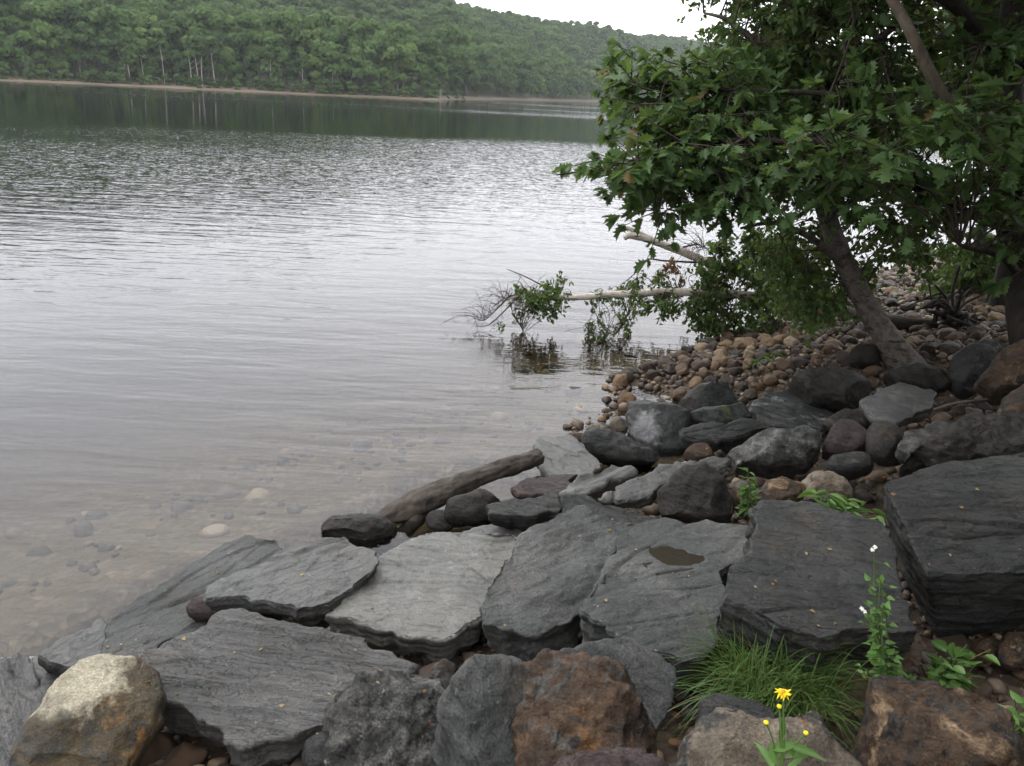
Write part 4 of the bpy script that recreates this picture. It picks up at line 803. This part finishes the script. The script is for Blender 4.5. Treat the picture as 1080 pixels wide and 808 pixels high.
def flower_plant():
    b = ground_at(822, 850, .74); d = dep(b)-.02; t = empty('flower_plant', b, 'yellow daisy like flower with three buds rising before the tan boulder', 'flower'); o = np.array(b); m = MB()
    tops = {(826,730): .0021, (822,745): .0017, (808,762): .0015, (850,773): .0015}
    ends = {}
    for k, r in tops.items(): e = P(*k, d); p = spline([b, P((k[0]+824)/2+1, 790, d), e], 10); m.tube(p, np.linspace(r*1.5, r, 10), 6, cap=False); ends[k] = e
    m.V = [v-o for v in m.V]; link('stems', m.mesh('stems'), MAT['grass'], t)
    L = Leaves('lance')
    for (x, y) in ((822,782),(818,795),(828,800),(812,790),(835,790),(820,808),(830,812),(815,812),(840,800)): L.add(P(x, y, d)-o, rnd(-1, 1, 3)*[1, .5, 0]+[0, 0, .45], rnd(-.6, .6, 3)+[0, -.5, 1], rnd(.035, .06))
    link('leaves', L.mesh('leaves'), MAT['fern'], t)
    up = unit(np.array([.05, .12, 1.])); c = ends[(826,730)]-o; L = Leaves('lance'); L.V = L.V*np.array([1.15, 1, 1]); petals(L, c, 13, .0165, up); petals(L, c-up*.0012, 9, .015, up); link('petals', L.mesh('petals'), MAT['yellow'], t)
    def knob(c, r, nm, mat):
        bm = bmesh.new(); bmesh.ops.create_icosphere(bm, subdivisions=3, radius=r, matrix=Matrix.Translation(Vector(c))@Matrix.Diagonal((1, 1, .75, 1))); me = bpy.data.meshes.new(nm); bm.to_mesh(me); link(nm, me, MAT[mat], t)
    knob(c+up*.001, .0045, 'flower_centre', 'flowerc')
    for k in list(ends)[1:]: knob(ends[k]-o, .0048, 'bud', 'yellow'); knob(ends[k]-o-np.array([0, 0, .003]), .0046, 'bud_cup', 'fern')
flower_plant()
# fallen stick in the dark hollow and leaf litter
def stick(pa, pb, off, label):
    a = ground_at(*pa, off); b = ground_at(*pb, off); m = MB(); c = (a+b)/2; p, r = spline([a, c+rnd(-.02, .02, 3), b], 14, [.009, .008, .005]); m.tube(p-c, r, 8, .15); tag(link('stick', m.mesh('stick'), MAT['birch'], None, c), label, 'stick')
stick((985,432), (1042,421), .42, 'thin pale stick lying in the dark hollow below the leaf shaped slab')
stick((1018,372), (1048,345), .12, 'weathered stick leaning among the stones behind the birch foot')
def litter():
    n = 3400; x = rnd(-2, 6, n); y = rnd(1.3, 10.5, n); k = on_gap(x, y) | (on_beach(x, y) & (x > 2.6)); x = x[k]; y = y[k]; L = Leaves('birch'); a = rnd(0, 6.28, len(x))
    L.add(np.column_stack([x, y, terrain(x, y)+rnd(.012, .05, len(x))]), np.column_stack([np.cos(a), np.sin(a), 0*a]), np.array([0, 0, 1.])+rnd(-.4, .4, (len(x), 3)), rnd(.02, .05, len(x)))
    tag(link('leaf_litter', L.mesh('leaf_litter'), MAT['deadleaf']), 'brown fallen leaves caught between the stones', None, kind='stuff')
litter()
def bits():
    bpy.context.view_layer.update(); dg = DG(); L = Leaves('birch'); G2 = Leaves('birch'); n = 0
    for k in range(420):
        px, py = rnd(100, 1075), rnd(455, 800); q = ground_at(px, py, .3); hit, loc, nor, idx, ob_, mx_ = scene.ray_cast(dg, Vector((q[0], q[1], q[2]+.35)), Vector((0, 0, -1)))
        if not hit or not ob_.name.startswith(('rock_slab', 'boulder', 'rock')) or nor.z < .7: continue
        (L if k % 3 else G2).add(np.array(loc)+np.array(nor)*.003, [rnd(-1, 1), rnd(-1, 1), 0], np.array(nor)+rnd(-.25, .25, 3), rnd(.008, .024)); n += 1
        if n > 110: break
    tag(link('leaf_scraps', L.mesh('leaf_scraps'), MAT['straw']), 'dry leaf scraps and petals blown onto the slabs', None, kind='stuff')
    tag(link('fallen_green_leaves', G2.mesh('fallen_green_leaves'), MAT['deadleaf']), 'small fallen leaves lying on the slabs', None, kind='stuff')
bits()
# ------------------------------------------------------------------ far wood
def crown_mesh(seed, rx, rz, lobes=16, per=120, leaf=.42):
    r = np.random.default_rng(seed); P_ = []; N_ = []
    for k in range(lobes):
        u = r.uniform(-1, 1); a = r.uniform(0, 6.283); s = math.sqrt(1-u*u*.8); rr = r.uniform(.35, .72)
        c = np.array([math.cos(a)*s*rr*rx, math.sin(a)*s*rr*rx, u*rz*.72]); R = r.uniform(.26, .44)*rx
        d = unit(r.normal(size=(per, 3))); d[:, 2] = np.where(d[:, 2] < -.3, -d[:, 2], d[:, 2]); P_.append(c+d*R*r.uniform(.75, 1.08, (per, 1))*np.array([1, 1, .8])); N_.append(d+r.normal(size=(per, 3))*.28)
    p = np.concatenate(P_); n = unit(np.concatenate(N_)); t = unit(np.cross(n, r.normal(size=n.shape))); b = np.cross(n, t); s = leaf*r.uniform(.5, 1.2, (len(p), 1))
    V = np.stack([p+t*s, p+b*s*.8, p-t*s, p-b*s*.8], 1).reshape(-1, 3); Q = np.arange(len(V)).reshape(-1, 4)
    me = quad_mesh('crown', V, Q, False); me.materials.append(MAT['far']); return me
CR = [crown_mesh(11, 4.2, 4.6), crown_mesh(12, 3.6, 5.2), crown_mesh(13, 4.6, 4.2, 18), crown_mesh(14, 3.2, 4.0, 13), crown_mesh(15, 4.0, 5.6, 18), crown_mesh(16, 2.5, 3.6, 11)]
def far_trunk(seed, h, r, mat):
    m = MB(); q = np.random.default_rng(seed); tp = np.array([q.uniform(-.7, .7), q.uniform(-.5, .5), h]); mid = tp*.5+q.uniform(-.35, .35, 3); p, rr = spline([np.zeros(3)-[0, 0, .5], mid, tp], 10, [r, r*.75, r*.4]); m.tube(p, rr, 7, .1)
    for k in range(4):
        a = p[4+k]; m.tube([a, a+np.array([q.uniform(-1.6, 1.6), q.uniform(-1, 1), q.uniform(.8, 2)])], [r*.4, r*.12], 5)
    me = m.mesh('trunk'); me.materials.append(MAT[mat]); return me
TR = [far_trunk(k, 8, .17, 'farbark') for k in range(3)]; TW = [far_trunk(k+9, 8.5, .105, 'farwhite') for k in range(3)]
def far_point(px, back):
    az = az_of(px); rs = np.interp(az, AZ, RS); r = rs+back
    for _ in range(2):
        x = r*math.sin(az); y = r*math.cos(az); rs = np.interp(az, AZ, RS)+fbm(np.array([[x, y, 0]])*.03, 3)[0]*5; r = rs+back
    x = r*math.sin(az); y = r*math.cos(az); return np.array([x, y, tz(x, y)])
def far_tree(px, back, crown, trunk, s, zoff, label, group, name, csc=1.):
    p = far_point(px, back); e = empty(name, p, label, 'tree', group); e.rotation_euler.z = rnd(0, 6.28); e.scale = (s, s, s*rnd(.92, 1.08))
    t = bpy.data.objects.new('trunk', trunk); COL.objects.link(t); t.parent = e
    c = bpy.data.objects.new('crown', crown); COL.objects.link(c); c.parent = e; c.location = (0, 0, zoff); c.scale = (csc,)*3
x = -60
while x < 760:
    k = 13 if x < 470 else (11 if x < 560 else 7)
    far_tree(x+rnd(-3, 3), 8+rnd(0, 3.5), CR[RNG.integers(6)], TR[RNG.integers(3)], rnd(.6, 1.15), rnd(4.6, 6.6), 'leafy green tree in the front row along the far shore', 'trees in the front row of the far shore', 'far_tree')
    x += k*rnd(.7, 1.2)
x = -60
while x < 760:
    k = 15 if x < 470 else (13 if x < 560 else 8)
    far_tree(x, 15+rnd(0, 5), CR[RNG.integers(5)], TR[RNG.integers(3)], rnd(.95, 1.4), 7.4, 'tall green tree rising behind the front row on the far shore', 'taller trees behind the front row of the far shore', 'far_tree')
    x += k*rnd(.7, 1.2)
x = -60
while x < 500:                                                    # low bushes along the bank
    far_tree(x, 3.2+rnd(0, 3.5), CR[3+RNG.integers(3)], TR[0], rnd(.28, .5), 2.2, 'low green bush at the top of the far beach', 'bushes at the top of the far beach', 'far_bush'); x += 9*rnd(.5, 1.5)
for px, s in ((131,.9),(137,1.),(152,.8),(173,1.),(202,.95),(209,1.05),(213,1.),(227,1.1),(288,1.1),(352,1.05),(358,1.),(320,.8),(465,.9)):
    far_tree(px, 7.2, CR[5], TW[RNG.integers(3)], s*.95, 8.6, 'slender pale trunked birch at the edge of the far shore', 'pale trunked birches on the far shore', 'far_birch', .8)
def forest():
    pts = []; sc = []; n = 0
    for ring in range(200000):
        if len(pts) > 12000: break
        az = rnd(az_of(-330), az_of(1150)); rs = np.interp(az, AZ, RS); rr = np.interp(az, AZ, RR)
        lo = rs+20; r = math.sqrt(rnd(lo*lo, (rr+50)**2)); pts.append((r*math.sin(az), r*math.cos(az))); sc.append(rnd(.6, 1.15))
    pts = np.array(pts); order = np.arange(len(pts)); cell = {}; keep = []
    for i, (a, b) in enumerate(pts):
        g = (int(a//4.), int(b//4.))
        if g in cell: continue
        cell[g] = 1; keep.append(i)
    pts = pts[keep]; sc = np.array(sc)[keep]; z = terrain(pts[:, 0], pts[:, 1])+6.5*sc
    me = bpy.data.meshes.new('hillside_wood'); me.from_pydata([(a, b, c) for (a, b), c in zip(pts, z)], [], []); at = me.attributes.new('sc', 'FLOAT', 'POINT'); at.data.foreach_set('value', sc.astype(np.float32))
    o = link('hillside_wood', me); tag(o, 'leafy wood covering the far hillside', None, kind='stuff')
    cc = bpy.data.collections.new('crowns')
    for k in CR: cc.objects.link(bpy.data.objects.new('crown_source', k))
    g = bpy.data.node_groups.new('scatter_crowns', 'GeometryNodeTree'); g.interface.new_socket('Geometry', in_out='INPUT', socket_type='NodeSocketGeometry'); g.interface.new_socket('Geometry', in_out='OUTPUT', socket_type='NodeSocketGeometry')
    N = g.nodes; gi = N.new('NodeGroupInput'); go = N.new('NodeGroupOutput'); ci = N.new('GeometryNodeCollectionInfo'); ci.inputs['Collection'].default_value = cc; ci.inputs['Separate Children'].default_value = True; ci.inputs['Reset Children'].default_value = True
    ip = N.new('GeometryNodeInstanceOnPoints'); ip.inputs['Pick Instance'].default_value = True; na = N.new('GeometryNodeInputNamedAttribute'); na.data_type = 'FLOAT'; na.inputs['Name'].default_value = 'sc'
    rv = N.new('FunctionNodeRandomValue'); rv.data_type = 'FLOAT_VECTOR'; rv.inputs[0].default_value = (-.1, -.1, 0); rv.inputs[1].default_value = (.1, .1, 6.28)
    l = g.links.new; l(gi.outputs[0], ip.inputs['Points']); l(ci.outputs[0], ip.inputs['Instance']); l(na.outputs['Attribute'], ip.inputs['Scale']); l(rv.outputs[0], ip.inputs['Rotation']); l(ip.outputs[0], go.inputs[0])
    o.modifiers.new('scatter', 'NODES').node_group = g; return o
forest()
# ------------------------------------------------------------------ sky, sun, air
w = bpy.data.worlds.new('World'); scene.world = w; w.use_nodes = True; nt = w.node_tree; nt.nodes.clear()
SUN_EL, SUN_AZ = 52, -38                                           # azimuth from +Y towards +X
sky = nt.nodes.new('ShaderNodeTexSky'); sky.sky_type = 'NISHITA'; sky.sun_disc = False; sky.sun_elevation = math.radians(SUN_EL); sky.sun_rotation = math.radians(SUN_AZ); sky.dust_density = 3
hs = nt.nodes.new('ShaderNodeHueSaturation'); hs.inputs['Saturation'].default_value = .1
mx = nt.nodes.new('ShaderNodeMixRGB'); mx.inputs[0].default_value = .88
tc = nt.nodes.new('ShaderNodeTexCoord'); mp = nt.nodes.new('ShaderNodeMapping'); mp.inputs['Scale'].default_value = (1, 1, 3); cn = nt.nodes.new('ShaderNodeTexNoise'); cn.inputs['Scale'].default_value = 1.6; cn.inputs['Detail'].default_value = 5
cr = nt.nodes.new('ShaderNodeValToRGB'); K = 25.; cr.color_ramp.elements[0].position = .3; cr.color_ramp.elements[0].color = (.78,.79,.83,1); cr.color_ramp.elements[1].position = .7; cr.color_ramp.elements[1].color = (1,1,1,1)
sm = nt.nodes.new('ShaderNodeVectorMath'); sm.operation = 'SCALE'; sm.inputs['Scale'].default_value = K
bg = nt.nodes.new('ShaderNodeBackground'); bg.inputs['Strength'].default_value = .12; wo = nt.nodes.new('ShaderNodeOutputWorld')
L_ = nt.links.new; L_(tc.outputs['Generated'], mp.inputs[0]); L_(mp.outputs[0], cn.inputs[0]); L_(cn.outputs[0], cr.inputs[0]); sx = nt.nodes.new('ShaderNodeSeparateXYZ'); gr = nt.nodes.new('ShaderNodeValToRGB'); gr.color_ramp.elements[0].position = 0; gr.color_ramp.elements[0].color = (.60,.60,.61,1); gr.color_ramp.elements[1].position = .9; gr.color_ramp.elements[1].color = (1,1,1,1); gm = nt.nodes.new('ShaderNodeMixRGB'); gm.blend_type = 'MULTIPLY'; gm.inputs[0].default_value = 1; L_(tc.outputs['Generated'], sx.inputs[0]); L_(sx.outputs[2], gr.inputs[0]); L_(cr.outputs[0], gm.inputs[1]); L_(gr.outputs[0], gm.inputs[2]); L_(gm.outputs[0], sm.inputs[0])
L_(sky.outputs[0], hs.inputs['Color']); L_(hs.outputs[0], mx.inputs[1]); L_(sm.outputs[0], mx.inputs[2]); L_(mx.outputs[0], bg.inputs[0]); L_(bg.outputs[0], wo.inputs[0])
sl = bpy.data.lights.new('sun', 'SUN'); sl.energy = .9; sl.angle = math.radians(25); sl.color = (1, .97, .92); so = bpy.data.objects.new('sun', sl); COL.objects.link(so)
a, e = math.radians(SUN_AZ), math.radians(SUN_EL); dv = Vector((math.sin(a)*math.cos(e), math.cos(a)*math.cos(e), math.sin(e))); so.rotation_euler = dv.to_track_quat('Z', 'Y').to_euler(); so.location = (0, 0, 50)
HAZE = True
if HAZE:
    bm = bmesh.new(); bmesh.ops.create_cube(bm, size=1)
    for v in bm.verts: v.co = Vector((v.co.x*2600, v.co.y*2600, 125 if v.co.z > 0 else -9))
    me = bpy.data.meshes.new('haze'); bm.to_mesh(me); t = NT('haze_air'); v = t.n('VolumePrincipled'); v.inputs['Density'].default_value = .00019; t.set(v.inputs['Color'], (.9,.95,1.)); t.t.links.new(v.outputs[0], t.out.inputs['Volume'])
    tag(link('haze', me, t.m), 'thin pale haze over the lake', None, kind='stuff')
scene.view_settings.view_transform = 'Standard'; scene.view_settings.look = 'None'; scene.view_settings.exposure = .50; scene.view_settings.gamma = 1
cy = scene.cycles; cy.use_denoising = True; cy.denoiser = 'OPENIMAGEDENOISE'; cy.max_bounces = 8; cy.diffuse_bounces = 3; cy.glossy_bounces = 3; cy.transmission_bounces = 4; cy.transparent_max_bounces = 8; cy.volume_bounces = 0
cy.use_adaptive_sampling = True; cy.adaptive_threshold = .015; cy.caustics_reflective = False; cy.caustics_refractive = False
scene.render.engine = 'CYCLES'
